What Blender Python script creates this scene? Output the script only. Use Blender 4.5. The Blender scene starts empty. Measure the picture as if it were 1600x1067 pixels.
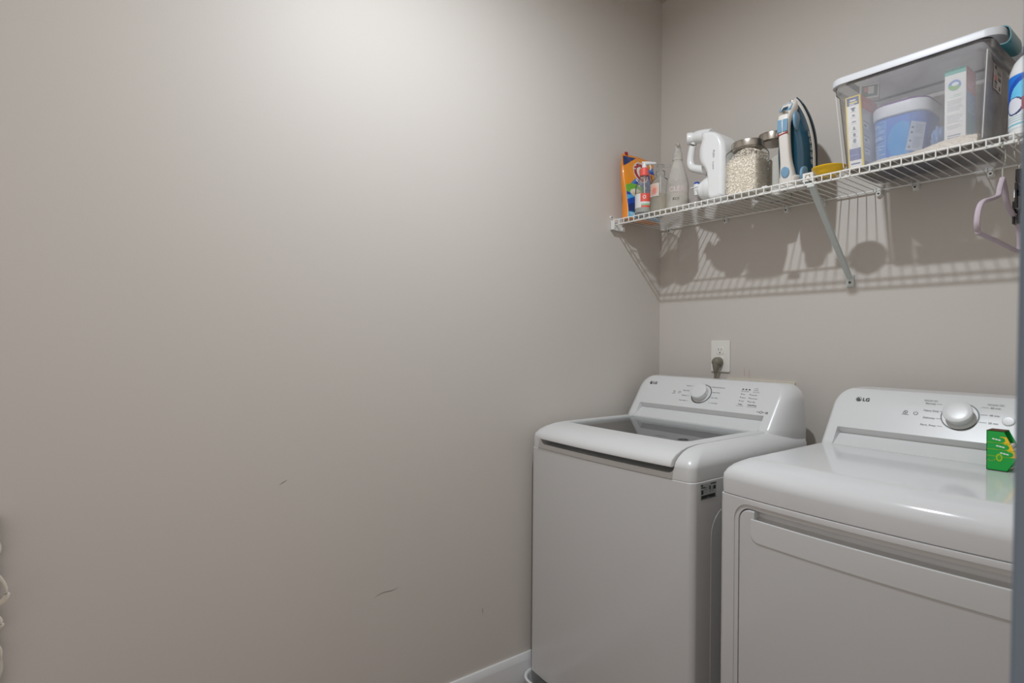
import bpy, bmesh, math, random
from mathutils import Vector, Matrix
random.seed(7)
PI = math.pi
S = bpy.context.scene
COL = S.collection

# ------------------------------------------------------------------ camera
FPX = 897.25
cam_d = bpy.data.cameras.new('camera')
cam_d.sensor_width = 36.0
cam_d.lens = 36.0 * FPX / 1600.0
cam_d.clip_start = 0.02
cam = bpy.data.objects.new('camera', cam_d)
COL.objects.link(cam)
CAMLOC = Vector((1.632, -2.068, 1.249))
yaw, pitch, roll = math.radians(37.316), math.radians(-0.0943), math.radians(0.4514)
fw = Vector((-math.cos(yaw) * math.cos(pitch), math.sin(yaw) * math.cos(pitch), math.sin(pitch)))
rt = fw.cross(Vector((0, 0, 1))).normalized()
up = rt.cross(fw)
r2 = rt * math.cos(roll) + up * math.sin(roll)
u2 = up * math.cos(roll) - rt * math.sin(roll)
cam.matrix_world = Matrix(((r2.x, u2.x, -fw.x, CAMLOC.x), (r2.y, u2.y, -fw.y, CAMLOC.y), (r2.z, u2.z, -fw.z, CAMLOC.z), (0, 0, 0, 1)))
cam_d.dof.use_dof = True
cam_d.dof.focus_distance = 1.95
cam_d.dof.aperture_fstop = 5.0
S.camera = cam

# ------------------------------------------------------------------ world, lamp, exposure
W = bpy.data.worlds.new('world')
S.world = W
W.use_nodes = True
bg = W.node_tree.nodes['Background']
bg.inputs['Color'].default_value = (1.0, 0.92, 0.85, 1)
bg.inputs['Strength'].default_value = 0.63

lamp_d = bpy.data.lights.new('ceiling_lamp', 'AREA')      # the disc of a recessed ceiling light
lamp_d.shape = 'DISK'
lamp_d.size = 0.056
lamp_d.energy = 20.8
lamp_d.color = (0.885, 0.94, 1.0)
lamp = bpy.data.objects.new('ceiling_lamp', lamp_d)
lamp.location = (0.82, -1.28, 2.66)
COL.objects.link(lamp)

S.view_settings.view_transform = 'Standard'
S.view_settings.look = 'None'
S.view_settings.gamma = 1.0
S.view_settings.use_curve_mapping = False
S.view_settings.exposure = 0.0

# ------------------------------------------------------------------ helpers
def srgb(r, g, b):
    f = lambda c: (c / 255.0) / 12.92 if c / 255.0 <= 0.04045 else ((c / 255.0 + 0.055) / 1.055) ** 2.4
    return (f(r), f(g), f(b), 1.0)

def mat(name, col, rough=0.5, metal=0.0, coat=0.0, bump=None, spec=0.5, mottle=0.0, mscale=6.0):
    m = bpy.data.materials.new(name)
    m.use_nodes = True
    nt = m.node_tree
    p = nt.nodes['Principled BSDF']
    p.inputs['Base Color'].default_value = col
    p.inputs['Roughness'].default_value = rough
    p.inputs['Metallic'].default_value = metal
    p.inputs['Coat Weight'].default_value = coat
    p.inputs['Coat Roughness'].default_value = 0.08
    p.inputs['Specular IOR Level'].default_value = spec
    tc = nt.nodes.new('ShaderNodeTexCoord')
    n0 = nt.nodes.new('ShaderNodeTexNoise')
    n0.inputs['Scale'].default_value = mscale
    n0.inputs['Detail'].default_value = 3.0
    nt.links.new(tc.outputs['Object'], n0.inputs['Vector'])
    mx = nt.nodes.new('ShaderNodeMixRGB')
    k = 1.0 - max(mottle, 0.02)
    mx.inputs['Color1'].default_value = (col[0] * k, col[1] * k, col[2] * k, 1)
    mx.inputs['Color2'].default_value = col
    nt.links.new(n0.outputs['Fac'], mx.inputs['Fac'])
    nt.links.new(mx.outputs['Color'], p.inputs['Base Color'])
    if bump:
        n = nt.nodes.new('ShaderNodeTexNoise')
        n.inputs['Scale'].default_value = bump[0]
        n.inputs['Detail'].default_value = 4.0
        b = nt.nodes.new('ShaderNodeBump')
        b.inputs['Strength'].default_value = bump[1]
        b.inputs['Distance'].default_value = bump[2]
        nt.links.new(tc.outputs['Object'], n.inputs['Vector'])
        nt.links.new(n.outputs['Fac'], b.inputs['Height'])
        nt.links.new(b.outputs['Normal'], p.inputs['Normal'])
    return m

def mat_print(name, rough=0.4, coat=0.0):
    m = bpy.data.materials.new(name)
    m.use_nodes = True
    nt = m.node_tree
    p = nt.nodes['Principled BSDF']
    a = nt.nodes.new('ShaderNodeVertexColor')
    a.layer_name = 'ink'
    nt.links.new(a.outputs['Color'], p.inputs['Base Color'])
    p.inputs['Roughness'].default_value = rough
    p.inputs['Coat Weight'].default_value = coat
    return m

def mat_clear(name, tint=(1, 1, 1, 1), haze=0.1, hazecol=(0.8, 0.8, 0.8, 1), rough=0.05, refl=0.12):
    """thin clear plastic or glass: transparent + a little diffuse haze + a fresnel gloss"""
    m = bpy.data.materials.new(name)
    m.use_nodes = True
    nt = m.node_tree
    nt.nodes.clear()
    out = nt.nodes.new('ShaderNodeOutputMaterial')
    tr = nt.nodes.new('ShaderNodeBsdfTransparent')
    tr.inputs['Color'].default_value = tint
    df0 = nt.nodes.new('ShaderNodeBsdfDiffuse')
    df0.inputs['Color'].default_value = hazecol
    tl0 = nt.nodes.new('ShaderNodeBsdfTranslucent')
    tl0.inputs['Color'].default_value = hazecol
    df = nt.nodes.new('ShaderNodeMixShader')
    df.inputs['Fac'].default_value = 0.45
    nt.links.new(df0.outputs[0], df.inputs[1])
    nt.links.new(tl0.outputs[0], df.inputs[2])
    gl = nt.nodes.new('ShaderNodeBsdfGlossy')
    gl.inputs['Roughness'].default_value = rough
    m1 = nt.nodes.new('ShaderNodeMixShader')
    m2 = nt.nodes.new('ShaderNodeMixShader')
    tc = nt.nodes.new('ShaderNodeTexCoord')
    no = nt.nodes.new('ShaderNodeTexNoise')
    no.inputs['Scale'].default_value = 14.0
    no.inputs['Detail'].default_value = 5.0
    nt.links.new(tc.outputs['Object'], no.inputs['Vector'])
    mr = nt.nodes.new('ShaderNodeMapRange')
    mr.inputs['From Min'].default_value = 0.3
    mr.inputs['From Max'].default_value = 0.75
    mr.inputs['To Min'].default_value = haze * 0.75
    mr.inputs['To Max'].default_value = haze * 1.3
    nt.links.new(no.outputs['Fac'], mr.inputs['Value'])
    nt.links.new(mr.outputs['Result'], m1.inputs['Fac'])
    nt.links.new(tr.outputs[0], m1.inputs[1])
    nt.links.new(df.outputs[0], m1.inputs[2])
    fr = nt.nodes.new('ShaderNodeLayerWeight')
    fr.inputs['Blend'].default_value = refl
    nt.links.new(fr.outputs['Fresnel'], m2.inputs['Fac'])
    nt.links.new(m1.outputs[0], m2.inputs[1])
    nt.links.new(gl.outputs[0], m2.inputs[2])
    nt.links.new(m2.outputs[0], out.inputs['Surface'])
    return m

MW = {}     # world matrix of every thing root (parts inherit it)

def tag(o, label, cat, group=None):
    o['label'] = label
    o['category'] = cat
    if group:
        o['group'] = group

def thing(name, label, cat, loc=(0, 0, 0), rotz=0.0, group=None):
    o = bpy.data.objects.new(name, None)
    COL.objects.link(o)
    o.empty_display_size = 0.05
    o.location = loc
    o.rotation_euler = (0, 0, rotz)
    MW[o] = Matrix.Translation(loc) @ Matrix.Rotation(rotz, 4, 'Z')
    tag(o, label, cat, group)
    return o

def obj(name, bm, m, parent=None, world=True, ang=35, label=None, wn=True):
    """link a bmesh as ONE mesh object; world=True: verts are in world coordinates"""
    if world and parent is not None:
        bm.transform(MW[parent].inverted())
    for f in bm.faces:
        f.smooth = True
    lim = math.radians(ang)
    for e in bm.edges:
        if len(e.link_faces) == 2:
            e.smooth = e.calc_face_angle(0.0) < lim
    me = bpy.data.meshes.new(name)
    bm.to_mesh(me)
    bm.free()
    for mm in (m if isinstance(m, (list, tuple)) else [m]):
        me.materials.append(mm)
    o = bpy.data.objects.new(name, me)
    COL.objects.link(o)
    if wn:
        md = o.modifiers.new('normals', 'WEIGHTED_NORMAL')
        md.keep_sharp = True
    if parent is not None:
        o.parent = parent
        MW[o] = MW[parent]
    else:
        MW[o] = Matrix.Identity(4)
    if label:
        o['label'] = label
    return o

def struct(o):
    o['kind'] = 'structure'
    return o

def recalc(bm):
    bmesh.ops.recalc_face_normals(bm, faces=bm.faces)
    return bm

def add_box(bm, x0, x1, y0, y1, z0, z1, bev=0.0, seg=2):
    r = bmesh.ops.create_cube(bm, size=1.0)
    vs = r['verts']
    for v in vs:
        v.co = Vector(((x0 + x1) / 2 + v.co.x * (x1 - x0), (y0 + y1) / 2 + v.co.y * (y1 - y0), (z0 + z1) / 2 + v.co.z * (z1 - z0)))
    if bev > 0:
        es = list({e for v in vs for e in v.link_edges})
        bmesh.ops.bevel(bm, geom=es, offset=bev, segments=seg, profile=0.5, affect='EDGES')
    return bm

def box(*a, **k):
    return add_box(bmesh.new(), *a, **k)

def add_lathe(bm, prof, c=(0, 0, 0), n=32, M=None, sx=1.0, sy=1.0):
    """prof: list of (r, z); M: optional matrix applied to the ring coordinates"""
    rings = []
    for r, z in prof:
        ring = []
        if r < 1e-6:
            p = Vector((0, 0, z))
            ring = [bm.verts.new((M @ p if M else p) + Vector(c))]
        else:
            for i in range(n):
                a = 2 * PI * i / n
                p = Vector((r * math.cos(a) * sx, r * math.sin(a) * sy, z))
                ring.append(bm.verts.new((M @ p if M else p) + Vector(c)))
        rings.append(ring)
    for a, b in zip(rings, rings[1:]):
        if len(a) == 1 and len(b) == 1:
            continue
        for i in range(n):
            j = (i + 1) % n
            if len(a) == 1:
                bm.faces.new((a[0], b[j], b[i]))
            elif len(b) == 1:
                bm.faces.new((a[i], a[j], b[0]))
            else:
                bm.faces.new((a[i], a[j], b[j], b[i]))
    return bm

def lathe(prof, c=(0, 0, 0), **k):
    return recalc(add_lathe(bmesh.new(), prof, c, **k))

def add_tube(bm, pts, r, n=8, caps=True, flat=1.0, upv=None):
    """round tube along points; r a number or a list; flat squashes across upv"""
    P = [Vector(p) for p in pts]
    R = r if isinstance(r, (list, tuple)) else [r] * len(P)
    rings = []
    prev = None
    for i, p in enumerate(P):
        t = (P[min(i + 1, len(P) - 1)] - P[max(i - 1, 0)]).normalized()
        ref = upv if upv is not None else (prev if prev is not None else (Vector((0, 0, 1)) if abs(t.z) < 0.9 else Vector((1, 0, 0))))
        ref = Vector(ref)
        a = (ref - t * ref.dot(t))
        if a.length < 1e-5:
            a = t.orthogonal()
        a.normalize()
        b = t.cross(a)
        prev = a
        rings.append([bm.verts.new(p + a * math.cos(2 * PI * k / n) * R[i] + b * math.sin(2 * PI * k / n) * R[i] * flat) for k in range(n)])
    for q, s in zip(rings, rings[1:]):
        for k in range(n):
            j = (k + 1) % n
            bm.faces.new((q[k], q[j], s[j], s[k]))
    if caps:
        bm.faces.new(rings[0][::-1])
        bm.faces.new(rings[-1])
    return bm

def tube(*a, **k):
    return recalc(add_tube(bmesh.new(), *a, **k))

def spline(pts, n=8):
    """Catmull-Rom through points"""
    P = [Vector(p) for p in pts]
    P = [P[0] * 2 - P[1]] + P + [P[-1] * 2 - P[-2]]
    out = []
    for i in range(1, len(P) - 2):
        for k in range(n):
            t = k / n
            a, b, c, d = P[i - 1], P[i], P[i + 1], P[i + 2]
            out.append(0.5 * ((2 * b) + (c - a) * t + (2 * a - 5 * b + 4 * c - d) * t * t + (3 * b - a - 3 * c + d) * t ** 3))
    out.append(P[-2])
    return out

def rrect(x0, x1, y0, y1, r, n=6):
    """rounded rectangle outline, counter-clockwise; r = one radius or four (x0y0, x1y0, x1y1, x0y1)"""
    rr = r if isinstance(r, (list, tuple)) else [r] * 4
    out = []
    for (cx, cy, a0, q) in ((x0 + rr[0], y0 + rr[0], PI, rr[0]), (x1 - rr[1], y0 + rr[1], 1.5 * PI, rr[1]), (x1 - rr[2], y1 - rr[2], 0, rr[2]), (x0 + rr[3], y1 - rr[3], 0.5 * PI, rr[3])):
        for k in range(n + 1):
            a = a0 + 0.5 * PI * k / n
            out.append((cx + q * math.cos(a), cy + q * math.sin(a)))
    return out

def add_loft(bm, sections, cap0=True, cap1=True):
    rings = [[bm.verts.new(p) for p in s] for s in sections]
    n = len(rings[0])
    for a, b in zip(rings, rings[1:]):
        for i in range(n):
            j = (i + 1) % n
            bm.faces.new((a[i], a[j], b[j], b[i]))
    if cap0:
        bm.faces.new(rings[0][::-1])
    if cap1:
        bm.faces.new(rings[-1])
    return bm

def loft(sections, **k):
    return recalc(add_loft(bmesh.new(), sections, **k))

def prism(pts, axis, a, b, bev=0.0, seg=2):
    """extrude a 2D outline between a and b along axis ('x': pts are (y,z), 'y': (x,z), 'z': (x,y))"""
    def P(p, t):
        return {'x': (t, p[0], p[1]), 'y': (p[0], t, p[1]), 'z': (p[0], p[1], t)}[axis]
    bm = bmesh.new()
    r0 = [bm.verts.new(P(p, a)) for p in pts]
    r1 = [bm.verts.new(P(p, b)) for p in pts]
    n = len(pts)
    for i in range(n):
        j = (i + 1) % n
        bm.faces.new((r0[i], r0[j], r1[j], r1[i]))
    f0 = bm.faces.new(r0[::-1])
    f1 = bm.faces.new(r1)
    recalc(bm)
    if bev > 0:
        es = list(f0.edges) + list(f1.edges)
        bmesh.ops.bevel(bm, geom=es, offset=bev, segments=seg, profile=0.5, affect='EDGES')
    return bm

def boolean(bm, cutters, op='DIFFERENCE'):
    """returns a new bmesh: bm minus each cutter"""
    me = bpy.data.meshes.new('tmp')
    bm.to_mesh(me)
    bm.free()
    o = bpy.data.objects.new('tmp', me)
    COL.objects.link(o)
    cs = []
    for c in cutters:
        cm = bpy.data.meshes.new('tmpc')
        c.to_mesh(cm)
        c.free()
        co = bpy.data.objects.new('tmpc', cm)
        COL.objects.link(co)
        cs.append(co)
        md = o.modifiers.new('b', 'BOOLEAN')
        md.operation = op
        md.solver = 'EXACT'
        md.object = co
    dg = bpy.context.evaluated_depsgraph_get()
    dg.update()
    ev = o.evaluated_get(dg)
    out = bmesh.new()
    tmp = ev.to_mesh()
    out.from_mesh(tmp)
    ev.to_mesh_clear()
    for q in [o] + cs:
        d = q.data
        bpy.data.objects.remove(q)
        bpy.data.meshes.remove(d)
    return out

def add_text(bm, s, size, M, align='LEFT', thick=0.0, bold=0.0):
    cu = bpy.data.curves.new('t', 'FONT')
    cu.body = s
    cu.size = size
    cu.align_x = align
    cu.resolution_u = 3
    cu.extrude = thick
    cu.offset = bold
    o = bpy.data.objects.new('t', cu)
    COL.objects.link(o)
    dg = bpy.context.evaluated_depsgraph_get()
    dg.update()
    ev = o.evaluated_get(dg)
    me = ev.to_mesh()
    n0 = len(bm.verts)
    bm.from_mesh(me)
    bm.verts.ensure_lookup_table()
    for v in bm.verts[n0:]:
        v.co = M @ v.co
    ev.to_mesh_clear()
    bpy.data.objects.remove(o)
    bpy.data.curves.remove(cu)
    return bm

def add_strip(bm, M, x0, x1, y0, y1):
    vs = [bm.verts.new(M @ Vector(p)) for p in ((x0, y0, 0), (x1, y0, 0), (x1, y1, 0), (x0, y1, 0))]
    bm.faces.new(vs)

def add_ring(bm, M, cx, cy, r, w, a0=0.0, a1=2 * PI, n=40):
    vs = []
    for k in range(n + 1):
        a = a0 + (a1 - a0) * k / n
        vs.append((bm.verts.new(M @ Vector((cx + (r - w / 2) * math.cos(a), cy + (r - w / 2) * math.sin(a), 0))), bm.verts.new(M @ Vector((cx + (r + w / 2) * math.cos(a), cy + (r + w / 2) * math.sin(a), 0)))))
    for a, b in zip(vs, vs[1:]):
        bm.faces.new((a[0], a[1], b[1], b[0]))

class Ink:
    """a tiny drawing canvas of flat print, u to the right and v up, both 0..1"""
    def __init__(s, nu, nv, base):
        s.nu, s.nv = nu, nv
        s.c = [[base] * nu for _ in range(nv)]
    def fill(s, fn, col):
        for j in range(s.nv):
            for i in range(s.nu):
                if fn((i + 0.5) / s.nu, (j + 0.5) / s.nv):
                    s.c[j][i] = col
    def rect(s, u0, u1, v0, v1, col):
        s.fill(lambda u, v: u0 <= u <= u1 and v0 <= v <= v1, col)
    def ell(s, cu, cv, ru, rv, col, inner=0.0):
        s.fill(lambda u, v: inner <= math.hypot((u - cu) / ru, (v - cv) / rv) <= 1, col)
    def lines(s, u0, u1, v0, v1, n, col, seed=1, fill=0.5):
        rnd = random.Random(seed)
        for k in range(n):
            vv = v0 + (v1 - v0) * (k + 0.25) / n
            e = u0 + (u1 - u0) * rnd.uniform(0.7, 1.0)
            s.rect(u0, e, vv, vv + (v1 - v0) / n * fill, col)
    def mesh(s, surf):
        """surf(u, v) -> point; one quad per cell, colours in a corner attribute"""
        bm = bmesh.new()
        lay = bm.loops.layers.float_color.new('ink')
        V = [[bm.verts.new(surf(i / s.nu, j / s.nv)) for i in range(s.nu + 1)] for j in range(s.nv + 1)]
        for j in range(s.nv):
            for i in range(s.nu):
                f = bm.faces.new((V[j][i], V[j][i + 1], V[j + 1][i + 1], V[j + 1][i]))
                for l in f.loops:
                    l[lay] = s.c[j][i]
        return bm

# ------------------------------------------------------------------ materials
M_wall = mat('wall_paint', srgb(205, 199, 192), 0.55, bump=(260.0, 0.10, 0.002), mottle=0.03, mscale=1.5, spec=0.35)
M_ceil = mat('ceiling_paint', srgb(196, 188, 176), 0.8, bump=(120.0, 0.15, 0.002))
M_trim = mat('trim_paint', srgb(225, 227, 228), 0.3, bump=(40.0, 0.03, 0.002))
M_jamb = mat('jamb_cool_shade', srgb(122, 138, 154), 0.45, bump=(40.0, 0.03, 0.002))  # white jamb trim with its cool daylight shade put into the colour
M_floor = mat('floor_wood', srgb(88, 52, 36), 0.35, mottle=0.3, mscale=12.0)
M_enamel = mat('white_enamel', srgb(208, 208, 208), 0.28, coat=0.35)
M_gloss = mat('glossy_white_top', srgb(214, 215, 216), 0.10, coat=0.0)
M_plas = mat('white_plastic', srgb(213, 214, 214), 0.3, coat=0.15)
M_seam = mat('dark_seam', srgb(70, 70, 70), 0.6)
M_ink = mat('grey_ink', srgb(72, 74, 77), 0.6)
M_ink2 = mat('dark_ink', srgb(52, 54, 56), 0.6)
M_inkl = mat('pale_ink', srgb(140, 142, 145), 0.6)
M_ring = mat('dark_ring', srgb(35, 37, 40), 0.35)
M_steel = mat('drum_steel', srgb(190, 190, 188), 0.3, metal=0.9)
M_tubwall = mat('tub_plastic', srgb(205, 207, 204), 0.35)
M_wire = mat('white_coated_wire', srgb(236, 235, 230), 0.3, coat=0.2)
M_clip = mat('white_clip_plastic', srgb(228, 228, 224), 0.4)
M_brace = mat('grey_white_brace', srgb(205, 212, 210), 0.4)
M_screw = mat('dark_screw', srgb(90, 84, 78), 0.4, metal=0.7)
M_print = mat_print('printed_label', 0.45)
M_bagprint = mat_print('printed_film', 0.28, coat=0.3)
M_orange = mat('orange_film', srgb(232, 140, 40), 0.35, coat=0.3)
M_coral = mat('coral_plastic', srgb(240, 98, 88), 0.4)
M_hdpe = mat('white_hdpe', srgb(232, 233, 232), 0.32, coat=0.1)
M_blue = mat('blue_plastic', srgb(38, 72, 170), 0.35)
M_brushed = mat('brushed_steel', srgb(176, 168, 158), 0.28, metal=1.0, bump=(300.0, 0.04, 0.001))
M_bead = mat('cream_beads', srgb(246, 238, 226), 0.6)
M_glass = mat_clear('clear_glass', (0.985, 0.985, 0.975, 1), 0.03, (0.75, 0.75, 0.72, 1), 0.03, 0.10)
M_lidglass = mat_clear('lid_glass', (0.90, 0.92, 0.91, 1), 0.10, (0.70, 0.72, 0.71, 1), 0.03, 0.32)
M_clearb = mat_clear('clear_bottle', (0.95, 0.95, 0.94, 1), 0.20, (0.80, 0.79, 0.76, 1), 0.08, 0.10)
M_milky = mat_clear('milky_bottle', (0.96, 0.95, 0.92, 1), 0.72, (0.82, 0.80, 0.75, 1), 0.15, 0.10)
M_liquid = mat_clear('beige_liquid', (0.92, 0.89, 0.80, 1), 0.55, (0.74, 0.68, 0.56, 1), 0.1, 0.05)
M_bin = mat_clear('hazy_bin_plastic', (0.985, 0.985, 0.99, 1), 0.19, (0.90, 0.89, 0.89, 1), 0.15, 0.08)
M_binend = mat_clear('cloudy_bin_end', (0.985, 0.985, 0.99, 1), 0.42, (0.90, 0.87, 0.85, 1), 0.2, 0.06)
M_binlid = mat('white_lid_plastic', srgb(232, 234, 237), 0.35)
def translucent(m, fac, col):
    nt = m.node_tree
    p = nt.nodes['Principled BSDF']
    out = nt.nodes['Material Output']
    t = nt.nodes.new('ShaderNodeBsdfTranslucent')
    t.inputs['Color'].default_value = col
    x = nt.nodes.new('ShaderNodeMixShader')
    x.inputs['Fac'].default_value = fac
    nt.links.new(p.outputs[0], x.inputs[1])
    nt.links.new(t.outputs[0], x.inputs[2])
    nt.links.new(x.outputs[0], out.inputs['Surface'])
    return m
M_lidtop = translucent(mat('milky_lid_plastic', srgb(238, 240, 243), 0.35), 0.28, (0.9, 0.9, 0.92, 1))
M_teal = mat('teal_plastic', srgb(24, 112, 122), 0.35, coat=0.2)
M_yellow = mat('yellow_plastic', srgb(242, 196, 30), 0.4, coat=0.1)
M_irondark = mat('iron_navy_tank', srgb(30, 72, 92), 0.15, coat=0.6)
M_ironlight = mat('iron_light_blue', srgb(120, 158, 186), 0.35)
M_ironwhite = mat('iron_white', srgb(226, 221, 214), 0.35, coat=0.1)
M_ironsole = mat('iron_sole', srgb(52, 60, 66), 0.3, metal=0.6)
M_red = mat('red_plastic', srgb(160, 36, 40), 0.4)
M_icon = mat('icon_white', srgb(225, 232, 236), 0.5)
M_lav = mat('lavender_velvet', srgb(186, 172, 180), 0.85, bump=(500.0, 0.2, 0.001))
M_chrome = mat('chrome', srgb(205, 205, 200), 0.15, metal=1.0)
M_black = mat('black_plastic', srgb(22, 22, 24), 0.25, coat=0.3)
M_plug = mat('olive_grey_rubber', srgb(122, 117, 104), 0.5)
M_outlet = mat('outlet_white', srgb(228, 226, 220), 0.3)
M_slot = mat('slot_dark', srgb(45, 42, 38), 0.7)
M_card = mat('white_card', srgb(236, 234, 228), 0.6)
M_green = mat('green_card', srgb(20, 168, 66), 0.4)
M_brownin = mat('brown_card_inside', srgb(96, 58, 30), 0.8)
M_sheet = mat('white_sheet', srgb(238, 232, 228), 0.9)
M_tubblue = mat('blue_tub_plastic', srgb(60, 108, 190), 0.35)
M_purple = mat('purple_plastic', srgb(128, 84, 146), 0.4)
M_grey = mat('slate_plastic', srgb(92, 102, 116), 0.4)
M_brown = mat('brown_wood', srgb(120, 86, 56), 0.55, mottle=0.25, mscale=30.0)
M_strap = mat('off_white_webbing', srgb(222, 217, 205), 0.75)
M_pan = mat('white_pan_plastic', srgb(222, 224, 224), 0.35)

# ------------------------------------------------------------------ room shell
ZC = 2.75
struct(obj('wall_left', box(-0.12, 0.0, -3.2, 0.12, 0.0, ZC), M_wall))
struct(obj('wall_back', box(0.0, 1.66, 0.0, 0.12, 0.0, ZC), M_wall))
struct(obj('wall_right', box(1.548, 1.66, -1.585, 0.0, 0.0, ZC), M_wall))
struct(obj('ceiling', box(-0.12, 1.66, -3.2, 0.12, ZC, ZC + 0.1), M_ceil))
flo = struct(obj('floor', box(-0.12, 3.0, -3.2, 0.12, -0.1, -0.002), M_floor))
wl = bpy.data.objects['wall_left']
# floor boards running along the room
bm0 = box(0, 0.124, -3.2, 0.0, -0.002, 0.0, bev=0.0008, seg=1)
b0 = obj('floor_board', bm0, M_floor, flo, world=False)
for k in range(1, 13):
    c = b0.copy()
    COL.objects.link(c)
    c.parent = flo
    c.location = (0.125 * k, 0, 0)

def base_profile():
    return [(0.0, 0.0), (0.013, 0.0), (0.013, 0.088), (0.011, 0.092), (0.011, 0.100), (0.0085, 0.104), (0.0085, 0.109), (0.006, 0.1135), (0.0, 0.1135)]
bm = bmesh.new()
add_loft(bm, [[(p[0], y, p[1]) for p in base_profile()] for y in (-3.2, -0.013)])
bb = struct(obj('baseboard_left', recalc(bm), M_trim))
q = [(0.013, 0.0)] + [(0.013 + 0.012 * math.cos(a), 0.019 * math.sin(a)) for a in [0.5 * PI * k / 6 for k in range(7)]]
bm = bmesh.new()
add_loft(bm, [[(p[0], y, p[1]) for p in q] for y in (-3.2, -0.83)])
obj('shoe_moulding', recalc(bm), M_trim, bb)
bm = bmesh.new()
add_loft(bm, [[(x, -p[0], p[1]) for p in base_profile()] for x in (0.013, 1.548)])
struct(obj('baseboard_back', recalc(bm), M_trim))
# end of the right wall by the camera, cased with a flat jamb board
bm = box(1.5385, 1.66, -1.605, -1.585, 0.0, ZC - 0.005, bev=0.003)
for v in bm.verts:
    v.co.x += (v.co.z - 1.249) * 0.0100
struct(obj('trim_1', bm, M_jamb))

# scuffs on the left wall: thin flat marks with a shape of their own
def scuff(pts, w):
    bm = bmesh.new()
    P = spline(pts, 6)
    row = []
    for i, p in enumerate(P):
        h = w * math.sin(PI * (i + 0.5) / len(P)) * 0.5
        row.append((bm.verts.new((0.0006, p.y, p.z - h)), bm.verts.new((0.0006, p.y, p.z + h))))
    for a, b in zip(row, row[1:]):
        bm.faces.new((a[0], a[1], b[1], b[0]))
    return bm
M_scuff = mat('scuff', srgb(142, 134, 127), 0.7)
M_pale = mat('pale_rub', srgb(222, 214, 206), 0.6)
obj('scuff_mark', scuff([(0, -1.345, 0.466), (0, -1.315, 0.475), (0, -1.28, 0.474), (0, -1.262, 0.480)], 0.0018), M_scuff, wl)
obj('scuff_mark', scuff([(0, -0.945, 0.325), (0, -0.942, 0.312), (0, -0.941, 0.30)], 0.012), M_scuff, wl)
obj('scuff_mark', scuff([(0, -1.62, 0.85), (0, -1.60, 0.86)], 0.002), M_scuff, wl)

M_pinkstain = mat('pink_stain', srgb(206, 176, 170), 0.6)
wb = bpy.data.objects['wall_back']
for x, z0, z1, w in ((0.4075, 1.118, 1.150, 0.0022), (0.4275, 1.112, 1.146, 0.0024)):
    bm = bmesh.new()
    bm.faces.new([bm.verts.new(p) for p in ((x - w * 0.4, -0.0005, z0), (x + w * 0.6, -0.0005, z0), (x + w, -0.0005, (z0 + z1) / 2), (x + w * 0.3, -0.0005, z1), (x - w * 0.3, -0.0005, z1), (x - w, -0.0005, (z0 + z1) / 2))])
    obj('pink_drip', bm, M_pinkstain, wb, wn=False)

# ------------------------------------------------------------------ laundry machines
def bend(bm, xc, hw, b, yref):
    """bow the front of a machine outwards"""
    for v in bm.verts:
        w = max(0.0, min(1.0, (-0.30 - v.co.y) / (-0.30 - yref)))
        w = w * w
        t = max(-1.0, min(1.0, (v.co.x - xc) / hw))
        v.co.y -= b * (1 - t * t) * w
    return bm

def subdiv_x(bm, xs):
    """add vertical cuts so that flat faces can bow"""
    for x in xs:
        g = bm.verts[:] + bm.edges[:] + bm.faces[:]
        bmesh.ops.bisect_plane(bm, geom=g, plane_co=(x, 0, 0), plane_no=(1, 0, 0))
    return bm

def console(xl, xr, yb, zb, yback, ztop, sl, cheek, rec0, rec1, deep):
    """control panel: horizontal slices; face leans back, ends swept back in big curves, long recess under the face"""
    fx0, fx1 = xl + cheek, xr - cheek
    levels = [zb - 0.05, zb - 0.012, zb, zb + 0.010, zb + 0.020, rec0 - 0.003, rec0, rec0 + 0.003, (rec0 + rec1) / 2, rec1 - 0.0015, rec1, rec1 + 0.003]
    z = rec1 + 0.02
    H = ztop
    while z < H - 0.05:
        levels.append(z)
        z += 0.016
    for k in range(9):
        a = 0.5 * PI * k / 8
        levels.append(H - 0.05 + 0.05 * math.sin(a))
    secs = []
    for z in levels:
        yf = yb + sl * (z - zb) if z >= zb else yb - 0.02 * (zb - z)
        t = max(0.0, (z - (H - 0.05)) / 0.05)
        rnd = 0.05 * (1 - math.sqrt(max(0.0, 1 - t * t)))
        tx = max(0.0, (z - zb)) / (H - zb)
        ex = rnd * 1.0 + 0.012 * tx
        x0, x1 = xl + ex, xr - ex
        f0, f1 = fx0 + rnd * 0.7 , fx1 - rnd * 0.7
        yf2 = yf + rnd * 0.25
        d = 0.0
        if zb < z <= rec0:
            d = deep * (z - zb) / (rec0 - zb)
        elif rec0 < z < rec1:
            d = deep * (rec1 - z) / (rec1 - rec0)
        yb2 = yback - rnd * 0.1
        n = 10
        pts = []
        # left cheek, from the back to the face: quarter ellipse
        for k in range(n + 1):
            a = 0.5 * PI * k / n
            pts.append((x0 + (f0 - x0) * (1 - math.cos(a)), yb2 + (yf2 - yb2) * math.sin(a) ** 0.9, z))
        pts.append((f0 + 0.022, yf2, z))
        pts.append((f0 + 0.024, yf2 + d, z))
        for k in range(1, 8):
            x = f0 + 0.024 + (f1 - f0 - 0.048) * k / 8
            pts.append((x, yf2 + d, z))
        pts.append((f1 - 0.024, yf2 + d, z))
        pts.append((f1 - 0.022, yf2, z))
        for k in range(n, -1, -1):
            a = 0.5 * PI * k / n
            pts.append((x1 - (x1 - f1) * (1 - math.cos(a)), yb2 + (yf2 - yb2) * math.sin(a) ** 0.9, z))
        secs.append(pts)
    return loft(secs)

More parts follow.
